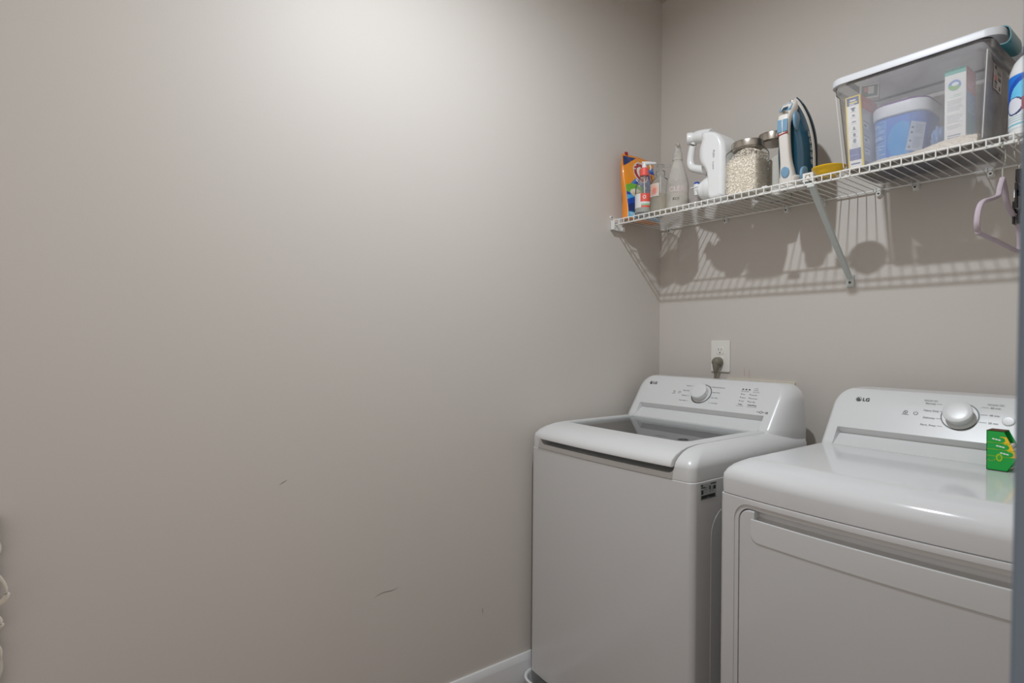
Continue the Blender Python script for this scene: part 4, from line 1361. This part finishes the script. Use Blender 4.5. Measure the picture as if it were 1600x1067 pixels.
# white care tag in front of the heel
tg = thing('care_tag', 'small white printed card leaning against the foot of the iron', 'card', (0.772, -0.268, DZ))
ik = Ink(18, 14, srgb(232, 228, 220))
ik.lines(0.3, 0.85, 0.15, 0.85, 4, srgb(120, 116, 110), 8, 0.3)
ik.ell(0.5, 0.5, 0.26, 0.3, srgb(90, 88, 84), inner=0.7)
obj('card', box(0.756, 0.788, -0.2690, -0.2660, DZ + 0.0002, DZ + 0.027, bev=0.0006), M_card, tg)
obj('print', ik.mesh(lambda u, v: Vector((0.757 + 0.030 * u, -0.2694, DZ + 0.001 + 0.025 * v))), M_print, tg)

# --- shallow yellow strainer dish
ys_ = thing('strainer_dish', 'shallow round yellow plastic strainer dish between the iron and the clear bin', 'dish', (0.835, -0.272, DZ))
c = (0.835, -0.272, DZ)
bm = bmesh.new()
add_lathe(bm, [(0.0, 0.0004), (0.012, 0.0004), (0.024, 0.002), (0.034, 0.010), (0.040, 0.021), (0.0455, 0.0235), (0.0460, 0.0275), (0.0435, 0.0285), (0.0385, 0.0245), (0.033, 0.013), (0.023, 0.005), (0.012, 0.0034), (0, 0.0034)], c, n=36)
obj('dish', recalc(bm), M_yellow, ys_, ang=60)
obj('centre_knob', lathe([(0.0, 0.0035), (0.009, 0.0035), (0.007, 0.010), (0.009, 0.016), (0.007, 0.019), (0, 0.0195)], c, n=20), M_yellow, ys_)

# --- clear storage bin with a white lid
bn = thing('storage_bin', 'large hazy clear plastic storage bin with a white lid on the shelf', 'storage bin', (1.05, -0.175, DZ))
def bsec(x0, x1, y0, y1, z, r):
    return [(p[0], p[1], z) for p in rrect(x0, x1, y0, y1, r, 6)]
zb = DZ + 0.0004
outer = [bsec(0.892, 1.198, -0.285, -0.065, zb, 0.022), bsec(0.886, 1.204, -0.291, -0.059, zb + 0.006, 0.026), bsec(0.866, 1.214, -0.2995, -0.047, 1.972, 0.026), bsec(0.858, 1.226, -0.304, -0.042, 1.976, 0.03), bsec(0.857, 1.227, -0.305, -0.041, 1.996, 0.03)]
inner = [bsec(0.8595, 1.2245, -0.3025, -0.0435, 1.996, 0.028), bsec(0.8605, 1.2235, -0.3015, -0.0445, 1.978, 0.028), bsec(0.8685, 1.2115, -0.297, -0.0495, 1.970, 0.024), bsec(0.8885, 1.2015, -0.2885, -0.0615, zb + 0.0065, 0.024), bsec(0.893, 1.197, -0.284, -0.066, zb + 0.0022, 0.021)]
tubm = loft(outer + inner)
for f in tubm.faces:
    if abs(f.normal.x) > 0.8 and f.calc_center_median().x > 1.1:
        f.material_index = 1
obj('tub', tubm, [M_bin, M_binend], bn, ang=50)
M_rib = mat('pale_plastic_edge', srgb(214, 214, 214), 0.3)
obj('corner_rib', tube([(1.2065, -0.293, zb + 0.01), (1.2165, -0.2985, 1.970)], 0.0012, n=6), M_rib, bn)
obj('corner_rib', tube([(0.8855, -0.2915, zb + 0.01), (0.8655, -0.2995, 1.970)], 0.0012, n=6), M_rib, bn)
lidp = [(0.0, 1.9965), (0.0, 2.0125), (0.003, 2.0165), (0.010, 2.0180), (0.020, 2.0165), (0.026, 2.0120), (0.05, 2.0110)]
secs = [bsec(0.849 + q, 1.250 - q, -0.313 + q, -0.033 - q, z, 0.038 - min(q, 0.03)) for q, z in lidp] + [bsec(0.849 + q, 1.250 - q, -0.313 + q, -0.033 - q, z, 0.038 - min(q, 0.03)) for q, z in ((0.05, 2.0075), (0.012, 2.0075), (0.0025, 2.006), (0.0025, 1.9965))]
bm = bmesh.new()
add_loft(bm, secs, cap0=False, cap1=False)
R0 = [v for v in bm.verts]
n_ = len(secs[0])
bm.verts.ensure_lookup_table()
bm.faces.new([bm.verts[6 * n_ + i] for i in range(n_)])
bm.faces.new([bm.verts[7 * n_ + i] for i in range(n_)][::-1])
for i in range(n_):
    j = (i + 1) % n_
    bm.faces.new((bm.verts[10 * n_ + i], bm.verts[10 * n_ + j], bm.verts[j], bm.verts[i]))
lidb = obj('lid', recalc(bm), M_lidtop, bn, ang=50)
# latch on the right end
pth = [(1.222, 2.0195), (1.240, 2.0200), (1.252, 2.0150), (1.2565, 2.0020), (1.2560, 1.9850), (1.2480, 1.9770), (1.2370, 1.9775)]
secs = []
for i, (x, z) in enumerate(spline([(a_, 0, b_) for a_, b_ in pth], 4) and [(p.x, p.z) for p in spline([(a_, 0, b_) for a_, b_ in pth], 4)]):
    secs.append((x, z))
bm = bmesh.new()
rows = []
for i, (x, z) in enumerate(secs):
    pa, pb = Vector(secs[max(i - 1, 0)]), Vector(secs[min(i + 1, len(secs) - 1)])
    t = (pb - pa).normalized()
    nq = Vector((-t.y, t.x)) * 0.0013
    rows.append([(x + nq.x, -0.284, z + nq.y), (x + nq.x, -0.186, z + nq.y), (x - nq.x, -0.186, z - nq.y), (x - nq.x, -0.284, z - nq.y)])
add_loft(bm, rows)
obj('latch', recalc(bm), M_teal, bn, ang=50)
# flange under the latch and a paper label on the end of the bin
obj('end_flange', prism(rrect(-0.262, -0.070, 1.955, 1.974, [0.016, 0.016, 0.002, 0.002], 6), 'x', 1.2150, 1.2290, bev=0.002), M_bin, bn)
ik = Ink(22, 34, srgb(216, 206, 198))
DK = srgb(70, 66, 64)
ik.rect(0.05, 0.95, 0.42, 0.97, srgb(178, 170, 166))
ik.rect(0.08, 0.30, 0.78, 0.95, DK)
ik.rect(0.45, 0.85, 0.66, 0.76, srgb(120, 112, 110))
ik.rect(0.55, 0.92, 0.42, 0.55, DK)
ik.ell(0.22, 0.45, 0.2, 0.11, srgb(204, 120, 96))
ik.rect(0.08, 0.46, 0.25, 0.34, DK)
ik.lines(0.08, 0.46, 0.04, 0.22, 4, DK, 9)
ik.rect(0.62, 0.92, 0.05, 0.24, DK)
for k in range(5):
    ik.rect(0.65 + 0.055 * k, 0.67 + 0.055 * k, 0.06, 0.23, srgb(216, 206, 198))
bm = ik.mesh(lambda u, v: Vector((1.2117 + 0.0020 * v + 0.0012, -0.232 + 0.070 * u, 1.896 + 0.062 * v)))
obj('end_label', bm, M_print, bn)

# things inside the bin
ZI = zb + 0.0026
ybx = thing('laundry_box', 'tall yellow box with a white and navy panel, at the left end inside the bin', 'box', (0.915, -0.22, ZI))
YX0, YX1, YY0, YY1, YZ1 = 0.8950, 0.936, -0.2815, -0.165, 1.962
M_cartony = mat('yellow_carton', srgb(238, 208, 72), 0.5)
M_cartong = mat('pale_grey_carton', srgb(196, 196, 200), 0.6)
def lean(bm, k=0.055, kx=0.03):
    for v in bm.verts:
        v.co.y -= k * (v.co.z - ZI) * 0.35
        v.co.x -= kx * (v.co.z - ZI) * 1.6
    return bm
obj('carton', lean(box(YX0, YX1, YY0, YY1, ZI, YZ1, bev=0.001, seg=1)), M_cartony, ybx)
ik = Ink(36, 150, srgb(238, 236, 230))
NV = srgb(64, 78, 140)
ik.fill(lambda u, v: v > 0.885, NV)
ik.rect(0.25, 0.75, 0.945, 0.965, srgb(235, 235, 220))
ik.rect(0.2, 0.85, 0.915, 0.930, srgb(235, 225, 120))
ik.rect(0.2, 0.6, 0.895, 0.905, srgb(220, 220, 230))
INKD = srgb(70, 92, 120)
ik.rect(0.40, 0.60, 0.80, 0.85, INKD)
ik.rect(0.30, 0.70, 0.835, 0.855, INKD)
ik.rect(0.38, 0.62, 0.725, 0.755, INKD)
ik.rect(0.32, 0.68, 0.64, 0.66, INKD)
ik.fill(lambda u, v: 0.53 < v < 0.585 and abs(u - 0.5) < 0.12 * (0.585 - v) / 0.055 + 0.03, INKD)
ik.ell(0.5, 0.465, 0.11, 0.028, INKD)
ik.ell(0.5, 0.38, 0.15, 0.032, srgb(120, 130, 160))
for vv in (0.785, 0.705, 0.620, 0.510, 0.430, 0.335, 0.315, 0.295):
    ik.rect(0.25, 0.76, vv, vv + 0.006, srgb(160, 164, 172))
ik.rect(0.03, 0.97, 0.105, 0.275, NV)
ik.lines(0.08, 0.92, 0.115, 0.265, 8, srgb(150, 158, 196), 11, 0.4)
ik.rect(0.10, 0.85, 0.045, 0.065, NV)
def ysurf(u, v):
    bmx = Vector((YX0 + 0.0045 + (YX1 - YX0 - 0.009) * u, YY0 - 0.0006, ZI + 0.004 + (YZ1 - ZI - 0.008) * v))
    bmx.y -= 0.055 * (bmx.z - ZI) * 0.35
    bmx.x -= 0.03 * (bmx.z - ZI) * 1.6
    return bmx
obj('front_print', ik.mesh(ysurf), M_print, ybx)
ik = Ink(30, 60, srgb(178, 180, 190))
ik.rect(0, 1, 0.82, 1.0, srgb(206, 70, 78))
ik.lines(0.1, 0.8, 0.84, 0.98, 5, srgb(226, 130, 130), 3, 0.3)
for vv in (0.62, 0.42, 0.26):
    ik.rect(0.05, 0.35, vv - 0.07, vv, srgb(222, 222, 222))
    ik.rect(0.08, 0.24, vv - 0.05, vv - 0.02, srgb(90, 92, 104))
    ik.rect(0.04, 0.40, vv + 0.01, vv + 0.025, srgb(120, 84, 100))
ik.rect(0.0, 0.25, 0.0, 0.08, srgb(58, 68, 130))
def yside(u, v):
    p = Vector((YX1 + 0.0006, YY0 + 0.006 + (YY1 - YY0 - 0.008) * u, ZI + 0.004 + (YZ1 - ZI - 0.005) * v))
    p.y -= 0.055 * (p.z - ZI) * 0.35
    p.x -= 0.03 * (p.z - ZI) * 1.6
    return p
obj('side_print', ik.mesh(yside), M_print, ybx)

tb = thing('detergent_tub', 'blue detergent tub with a white lid inside the bin', 'tub', (1.005, -0.165, ZI))
TX, TY = 1.003, -0.163
def tsec(hx, hy, z, r):
    return [(p[0], p[1], z) for p in rrect(TX - hx, TX + hx, TY - hy, TY + hy, r, 8)]
obj('body', loft([tsec(0.058, 0.068, ZI, 0.03), tsec(0.062, 0.073, ZI + 0.006, 0.034), tsec(0.066, 0.077, 1.900, 0.04)]), M_tubblue, tb, ang=50)
obj('lid', loft([tsec(0.068, 0.079, 1.888, 0.042), tsec(0.0715, 0.083, 1.892, 0.045), tsec(0.0725, 0.084, 1.918, 0.046), tsec(0.070, 0.081, 1.9225, 0.044)]), M_binlid, tb, ang=50)
obj('rim', loft([tsec(0.068, 0.079, 1.9226, 0.042), tsec(0.069, 0.080, 1.926, 0.042), tsec(0.066, 0.077, 1.929, 0.040)]), M_purple, tb, ang=50)
ik = Ink(70, 70, srgb(62, 120, 205))
ik.rect(0.0, 0.10, 0, 1, srgb(58, 84, 150))
ik.ell(0.02, 0.25, 0.10, 0.3, srgb(150, 110, 170))
ik.rect(0.12, 0.62, 0.02, 0.97, srgb(96, 152, 216))
ik.lines(0.14, 0.60, 0.50, 0.95, 11, srgb(176, 204, 236), 21, 0.4)
ik.lines(0.14, 0.60, 0.10, 0.46, 10, srgb(190, 214, 240), 22, 0.45)
for vv in (0.90, 0.78, 0.66, 0.52):
    ik.rect(0.2, 0.58, vv, vv + 0.018, srgb(50, 92, 170))
ik.rect(0.42, 0.60, 0.0, 0.10, srgb(226, 228, 236))
ik.rect(0.45, 0.57, 0.02, 0.08, srgb(170, 176, 190))
ik.ell(0.86, 0.45, 0.22, 0.42, srgb(52, 150, 214))
def tsurf(u, v):
    z = ZI + 0.010 + 0.125 * v
    hx, hy, r = 0.0622 + 0.0035 * v, 0.0733 + 0.0035 * v, 0.034
    # along the front-left corner and the front
    L1, L2, L3 = 0.035, r * PI / 2, 2 * (hx - r)
    s_ = u * (L1 + L2 + L3)
    if s_ < L1:
        return Vector((TX - hx - 0.0007, TY - hy + r + L1 - s_, z))
    if s_ < L1 + L2:
        a = PI + (s_ - L1) / r
        return Vector((TX - hx + r + (r + 0.0007) * math.cos(a), TY - hy + r + (r + 0.0007) * math.sin(a), z))
    return Vector((TX - hx + r + (s_ - L1 - L2), TY - hy - 0.0007, z))
obj('label', ik.mesh(tsurf), M_print, tb)

gx = thing('stain_bar_box', 'small white and green carton lying on the tall yellow box', 'carton', (0.921, -0.212, 1.9632), 0.30)
bm = box(-0.024, 0.024, -0.016, 0.016, 0.0, 0.041, bev=0.0008, seg=1)
TLT = Matrix.Translation((0, 0, 0.0016)) @ Matrix.Rotation(math.radians(2), 4, 'Y')
bm.transform(TLT)
obj('carton', bm, M_card, gx, world=False)
DG = srgb(22, 72, 50)
ik = Ink(20, 20, srgb(232, 230, 222))
ik.fill(lambda u, v: 0.08 < u < 0.95 and 0.10 < v < 0.90 and not (u + v < 0.32), DG)
ik.rect(0.46, 0.74, 0.30, 0.82, srgb(226, 226, 220))
ik.rect(0.26, 0.46, 0.46, 0.78, srgb(200, 96, 84))
bm = ik.mesh(lambda u, v: Vector((-0.024 + 0.048 * u, -0.0165, 0.041 * v)))
bm.transform(TLT)
obj('front_print', bm, M_print, gx, world=False)
ik = Ink(16, 16, DG)
ik.rect(0.1, 0.4, 0.1, 0.9, srgb(200, 204, 198))
bm = ik.mesh(lambda u, v: Vector((0.0245, -0.016 + 0.032 * u, 0.041 * v)))
bm.transform(TLT)
obj('side_print', bm, M_print, gx, world=False)

pk = thing('flat_packet', 'flat white and green packet lying on top of the tub lid', 'packet', (0.990, -0.175, 1.9295))
bm = box(0.958, 1.022, -0.215, -0.150, 1.9296, 1.9385, bev=0.002)
for v in bm.verts:
    v.co.z += 0.06 * max(0, v.co.x - 0.958)
obj('packet', bm, M_card, pk)
ik = Ink(16, 6, srgb(232, 230, 222))
ik.rect(0.1, 0.75, 0.1, 0.9, DG)
ik.rect(0.2, 0.5, 0.1, 0.55, srgb(170, 130, 180))
obj('front_print', ik.mesh(lambda u, v: Vector((0.961 + 0.058 * u, -0.2155, 1.9305 + 0.06 * (0.058 * u) + 0.007 * v))), M_print, pk)

pp = thing('leaflet', 'pale printed leaflet leaning on the front of the blue tub', 'leaflet', (1.045, -0.25, ZI))
ik = Ink(26, 40, srgb(206, 212, 222))
ik.lines(0.4, 0.95, 0.08, 0.92, 16, srgb(168, 178, 194), 31, 0.4)
for vv in (0.82, 0.64, 0.36, 0.14):
    ik.rect(0.1, 0.28, vv - 0.06, vv, srgb(110, 118, 134))
def psurf(u, v):
    return Vector((1.030 + 0.036 * u + 0.010 * v - 0.004 * u * v, -0.258 + 0.012 * v + 0.008 * u * u, ZI + 0.030 + 0.080 * v - 0.012 * u))
bm = ik.mesh(psurf)
g = bmesh.ops.solidify(bm, geom=bm.faces[:], thickness=0.0006)
obj('sheet', bm, M_print, pp)

bgb = thing('blue_bag', 'crumpled blue plastic bag between the tub and the tall box', 'bag', (1.092, -0.19, ZI))
bm = bmesh.new()
bmesh.ops.create_icosphere(bm, subdivisions=4, radius=1.0)
for v in bm.verts:
    p = v.co.copy()
    d = 1 + 0.10 * math.sin(9 * p.x + 3 * p.z) * math.sin(8 * p.y + 2 * p.x) + 0.06 * math.sin(17 * p.z + 9 * p.x)
    v.co = Vector((1.0935 + 0.0185 * p.x * d, -0.190 + 0.060 * p.y * d, max(ZI, ZI + 0.042 + 0.046 * p.z * d)))
M_bluebag = mat('blue_bag_film', srgb(112, 150, 200), 0.35, coat=0.2)
obj('bag', bm, M_bluebag, bgb, ang=50)

tl = thing('tall_carton', 'tall white carton with a green top band at the right inside the bin', 'carton', (1.142, -0.205, ZI))
CX0, CX1, CY0, CY1, CZ1 = 1.118, 1.164, -0.256, -0.178, 1.965
obj('carton', box(CX0, CX1, CY0, CY1, ZI, CZ1, bev=0.0008, seg=1), M_card, tl)
ik = Ink(48, 150, srgb(236, 234, 230))
ik.rect(0, 1, 0.925, 1.0, srgb(76, 176, 160))
ik.ell(0.47, 0.79, 0.34, 0.075, srgb(214, 220, 236))
ik.ell(0.47, 0.79, 0.30, 0.064, srgb(90, 130, 196))
ik.fill(lambda u, v: math.hypot((u - 0.47) / 0.30, (v - 0.79) / 0.064) < 1 and v < 0.78 + 0.02 * math.sin(5 * u), srgb(120, 176, 90))
ik.ell(0.50, 0.805, 0.17, 0.022, srgb(232, 236, 244))
ik.rect(0.42, 0.82, 0.665, 0.676, srgb(110, 180, 170))
ik.rect(0.22, 0.78, 0.645, 0.656, srgb(150, 200, 192))
ik.lines(0.12, 0.90, 0.46, 0.62, 11, srgb(186, 186, 190), 41, 0.4)
ik.lines(0.12, 0.90, 0.33, 0.44, 8, srgb(186, 186, 190), 42, 0.4)
ik.lines(0.12, 0.90, 0.26, 0.31, 4, srgb(186, 186, 190), 43, 0.4)
ik.lines(0.15, 0.88, 0.14, 0.19, 2, srgb(110, 116, 160), 44, 0.6)
ik.lines(0.10, 0.92, 0.06, 0.13, 4, srgb(190, 170, 174), 45, 0.3)
obj('front_print', ik.mesh(lambda u, v: Vector((CX0 + 0.0006 + (CX1 - CX0 - 0.0012) * u, CY0 - 0.0005, ZI + 0.002 + (CZ1 - ZI - 0.003) * v))), M_print, tl)
ik = Ink(30, 80, srgb(84, 150, 200))
ik.rect(0, 1, 0.70, 1.0, srgb(212, 84, 104))
ik.lines(0.1, 0.9, 0.74, 0.96, 7, srgb(226, 130, 146), 51, 0.35)
ik.fill(lambda u, v: v < 0.42 + 0.05 * math.sin(6 * u), srgb(88, 160, 176))
ik.rect(0, 1, 0.0, 0.16, srgb(206, 202, 196))
ik.lines(0.1, 0.9, 0.46, 0.66, 6, srgb(130, 184, 220), 52, 0.3)
obj('side_print', ik.mesh(lambda u, v: Vector((CX1 + 0.0005, CY0 + 0.001 + (CY1 - CY0 - 0.002) * u, ZI + 0.002 + (CZ1 - ZI - 0.003) * v))), M_print, tl)

# spilled granules along the front of the bin
def hz_(x, y):
    k = max(0.0, min(1.0, (x - 0.945) / 0.22))
    f = max(0.0, 1 - ((y + 0.284) / 0.055))
    return ZI + (0.004 + 0.020 * k + 0.003 * math.sin(40 * x)) * max(0.0, min(1, f * 1.8)) + 0.0006
bm = bmesh.new()
NX, NY = 50, 8
g_ = [[bm.verts.new((0.945 + 0.250 * i / NX, -0.2845 + 0.055 * j / NY, hz_(0.945 + 0.250 * i / NX, -0.2845 + 0.055 * j / NY) - 0.001)) for i in range(NX + 1)] for j in range(NY + 1)]
for j in range(NY):
    for i in range(NX):
        bm.faces.new((g_[j][i], g_[j][i + 1], g_[j + 1][i + 1], g_[j + 1][i]))
for (row) in (g_[0],):
    lo = [bm.verts.new((v.co.x, v.co.y, ZI + 0.0001)) for v in row]
    for i in range(NX):
        bm.faces.new((row[i], lo[i], lo[i + 1], row[i + 1]))
def gran(rnd):
    x = rnd.uniform(0.945, 1.195)
    y = -0.2845 + (0.0 if rnd.random() < 0.45 else rnd.uniform(0.0, 0.034))
    zt = hz_(x, y)
    z = zt if y > -0.284 else ZI + (zt - ZI) * rnd.random() ** 0.5
    return Vector((x, y, z))
bead_fill('spilled_granules', 'cream granules spilled along the front of the bin floor', None, gran, 2200, 0.0020, 9, bm)

# --- wipes / cleaner bottle at the right end
cb = thing('cleaner_bottle', 'white bottle with a bright blue label at the far right of the shelf', 'bottle', (1.289, -0.232, DZ))
c = (1.289, -0.232, DZ)
obj('body', lathe([(0.0, 0.001), (0.040, 0.0005), (0.0445, 0.006), (0.045, 0.03), (0.045, 0.150), (0.043, 0.165), (0.036, 0.185), (0.026, 0.198), (0.018, 0.203), (0.016, 0.205), (0.016, 0.212), (0, 0.212)], c, n=44), M_hdpe, cb)
obj('cap', lathe([(0.0, 0.204), (0.0185, 0.204), (0.0190, 0.207), (0.0185, 0.228), (0.0165, 0.231), (0, 0.231)], c, n=28), M_blue, cb)
ik = Ink(60, 70, srgb(226, 232, 234))
ik.fill(lambda u, v: v > 0.30, srgb(30, 122, 220))
ik.fill(lambda u, v: math.hypot((u - 0.72) / 0.55, (v - 0.55) / 0.42) < 1 and v > 0.36, srgb(110, 200, 240))
ik.fill(lambda u, v: 0.92 < math.hypot((u - 0.72) / 0.55, (v - 0.55) / 0.42) < 1.12 and v > 0.38, srgb(20, 84, 190))
ik.fill(lambda u, v: v < 0.34, srgb(226, 232, 234))
ik.ell(0.30, 0.42, 0.18, 0.17, srgb(58, 60, 110))
ik.ell(0.29, 0.43, 0.15, 0.145, srgb(226, 228, 236))
ik.fill(lambda u, v: 0.44 < u < 0.54 and 0.32 < v < 0.56, srgb(190, 46, 66))
for k in range(4):
    ik.rect(0.46, 0.52, 0.345 + 0.052 * k, 0.375 + 0.052 * k, srgb(236, 236, 240))
ik.rect(0.60, 1.0, 0.28, 0.52, srgb(150, 206, 236))
ik.rect(0.52, 0.92, 0.78, 0.95, srgb(236, 240, 244))
ik.lines(0.55, 0.90, 0.79, 0.94, 3, srgb(60, 100, 170), 61, 0.5)
ik.rect(0.0, 1.0, 0.055, 0.085, srgb(120, 190, 206))
ik.lines(0.1, 0.9, 0.12, 0.24, 3, srgb(170, 186, 196), 62, 0.35)
AB = math.atan2(-2.068 + 0.232, 1.632 - 1.289)
bm = ik.mesh(roundlabel(c, 0.0454, AB - 1.75, AB + 1.2, 0.022, 0.150))
obj('label', bm, M_print, cb)

# ------------------------------------------------------------------ hangers on the lip of the shelf
HX = 1.2495
hg = thing('velvet_hanger', 'lavender velvet clothes hanger hanging from the shelf lip', 'hanger', (HX, -0.309, 1.50), 0.0, 'hangers')
ZR = 1.7258
hook = [(HX, -0.309 + 0.0062 * math.cos(a) , ZR + 0.0062 * math.sin(a)) for a in [math.radians(t) for t in (-150, -180, -225, -270, -315, -360, -395)]]
# hook: over the lip rail, out in a wide curve behind it, and down the stem
hk = [(HX, -0.3165, ZR - 0.010), (HX, -0.3150, ZR - 0.001), (HX, -0.3100, ZR + 0.0042), (HX, -0.300, ZR + 0.001), (HX, -0.288, ZR - 0.012), (HX, -0.285, ZR - 0.028), (HX, -0.294, ZR - 0.044), (HX, -0.307, ZR - 0.054), (HX, -0.309, ZR - 0.068), (HX, -0.309, ZR - 0.086)]
obj('hook', tube(spline(hk, 6), 0.0016, n=8), M_chrome, hg)
fr = [(HX, -0.309, 1.645), (HX, -0.330, 1.620), (HX, -0.345, 1.598), (HX, -0.395, 1.583), (HX, -0.462, 1.566), (HX, -0.492, 1.546), (HX, -0.505, 1.515), (HX, -0.497, 1.497), (HX, -0.480, 1.493), (HX, -0.335, 1.490), (HX, -0.180, 1.4855), (HX, -0.152, 1.490), (HX, -0.146, 1.508), (HX, -0.155, 1.540), (HX, -0.185, 1.562), (HX, -0.240, 1.580), (HX, -0.268, 1.594), (HX, -0.288, 1.620), (HX, -0.309, 1.645)]
obj('frame', tube(spline(fr, 6), 0.0060, n=10, flat=0.8, upv=(1, 0, 0)), M_lav, hg)

def black_hanger(x, label):
    ang = math.atan2(1.76, -0.34) + 0.03
    t = thing('clip_hanger', label, 'hanger', (x, -0.309, 1.53), 0.0, 'hangers')
    d = Vector((math.cos(ang), math.sin(ang), 0))
    o_ = Vector((x, -0.309, 0))
    s2 = Vector((1, 0, 0))
    P = lambda k, z, s=0.0: o_ + d * k + s2 * s + Vector((0, 0, z))
    hk = [Vector((x, -0.3165, ZR - 0.010)), Vector((x, -0.3150, ZR - 0.001)), Vector((x, -0.3100, ZR + 0.0042)), Vector((x - 0.006, -0.300, ZR + 0.001)), Vector((x - 0.012, -0.288, ZR - 0.012)), Vector((x - 0.012, -0.285, ZR - 0.028)), Vector((x - 0.006, -0.294, ZR - 0.044)), Vector((x, -0.307, ZR - 0.056)), Vector((x, -0.309, ZR - 0.072))]
    obj('hook', tube(spline(hk, 6), 0.0016, n=8), M_chrome, t)
    bm = bmesh.new()
    add_tube(bm, [P(0, 1.660), P(0, 1.640), P(0, 1.605)], [0.0060, 0.0065, 0.0050], n=10)
    add_tube(bm, [P(-0.15, 1.585), P(-0.10, 1.597), P(0, 1.606), P(0.10, 1.597), P(0.15, 1.585)], 0.0055, n=10)
    obj('frame', recalc(bm), M_black, t)
    for k in (-0.11, 0.11):
        bm = bmesh.new()
        q = P(k, 0)
        add_box(bm, q.x - 0.0075, q.x - 0.002, q.y - 0.012, q.y + 0.012, 1.548, 1.606, bev=0.002)
        add_box(bm, q.x + 0.002, q.x + 0.0075, q.y - 0.012, q.y + 0.012, 1.548, 1.606, bev=0.002)
        add_tube(bm, [(q.x - 0.008, q.y, 1.582), (q.x + 0.008, q.y, 1.582)], 0.006, n=10)
        c_ = obj('clip', recalc(bm), M_black, t)
        bm = tube([(q.x - 0.0082, q.y - 0.006, 1.572), (q.x - 0.0092, q.y, 1.590), (q.x - 0.0082, q.y + 0.006, 1.572)], 0.0010, n=6)
        obj('spring', bm, M_chrome, c_)
    return t
black_hanger(1.279, 'black clip hanger seen edge-on to the right of the lavender hanger')
black_hanger(1.299, 'second black clip hanger, half hidden at the right-hand jamb')

# ------------------------------------------------------------------ brown board with white straps at the left edge
rk = thing('strap_board', 'brown wooden board with white looped straps at the left edge of the room', 'board', (0.012, -2.27, 0.62))
bm = box(0.0005, 0.016, -2.36, -2.1935, 0.40, 0.868, bev=0.002)
obj('board', bm, M_brown, rk)
def strap(pts):
    bm = tube(spline([(x, y - 0.0045, z) for x, y, z in pts], 6), 0.0058, n=8, flat=0.3, upv=(0.2, 0, 1))
    return obj('strap', bm, M_strap, rk)
strap([(0.017, -2.215, 0.86), (0.026, -2.194, 0.848), (0.030, -2.187, 0.828), (0.028, -2.189, 0.80), (0.020, -2.20, 0.775)])
strap([(0.017, -2.215, 0.765), (0.036, -2.188, 0.752), (0.055, -2.1725, 0.728), (0.052, -2.175, 0.706), (0.034, -2.188, 0.692), (0.018, -2.21, 0.688)])
strap([(0.017, -2.215, 0.672), (0.028, -2.187, 0.66), (0.030, -2.183, 0.644), (0.020, -2.20, 0.628)])
strap([(0.017, -2.20, 0.61), (0.024, -2.184, 0.59), (0.024, -2.184, 0.55), (0.018, -2.20, 0.50)])
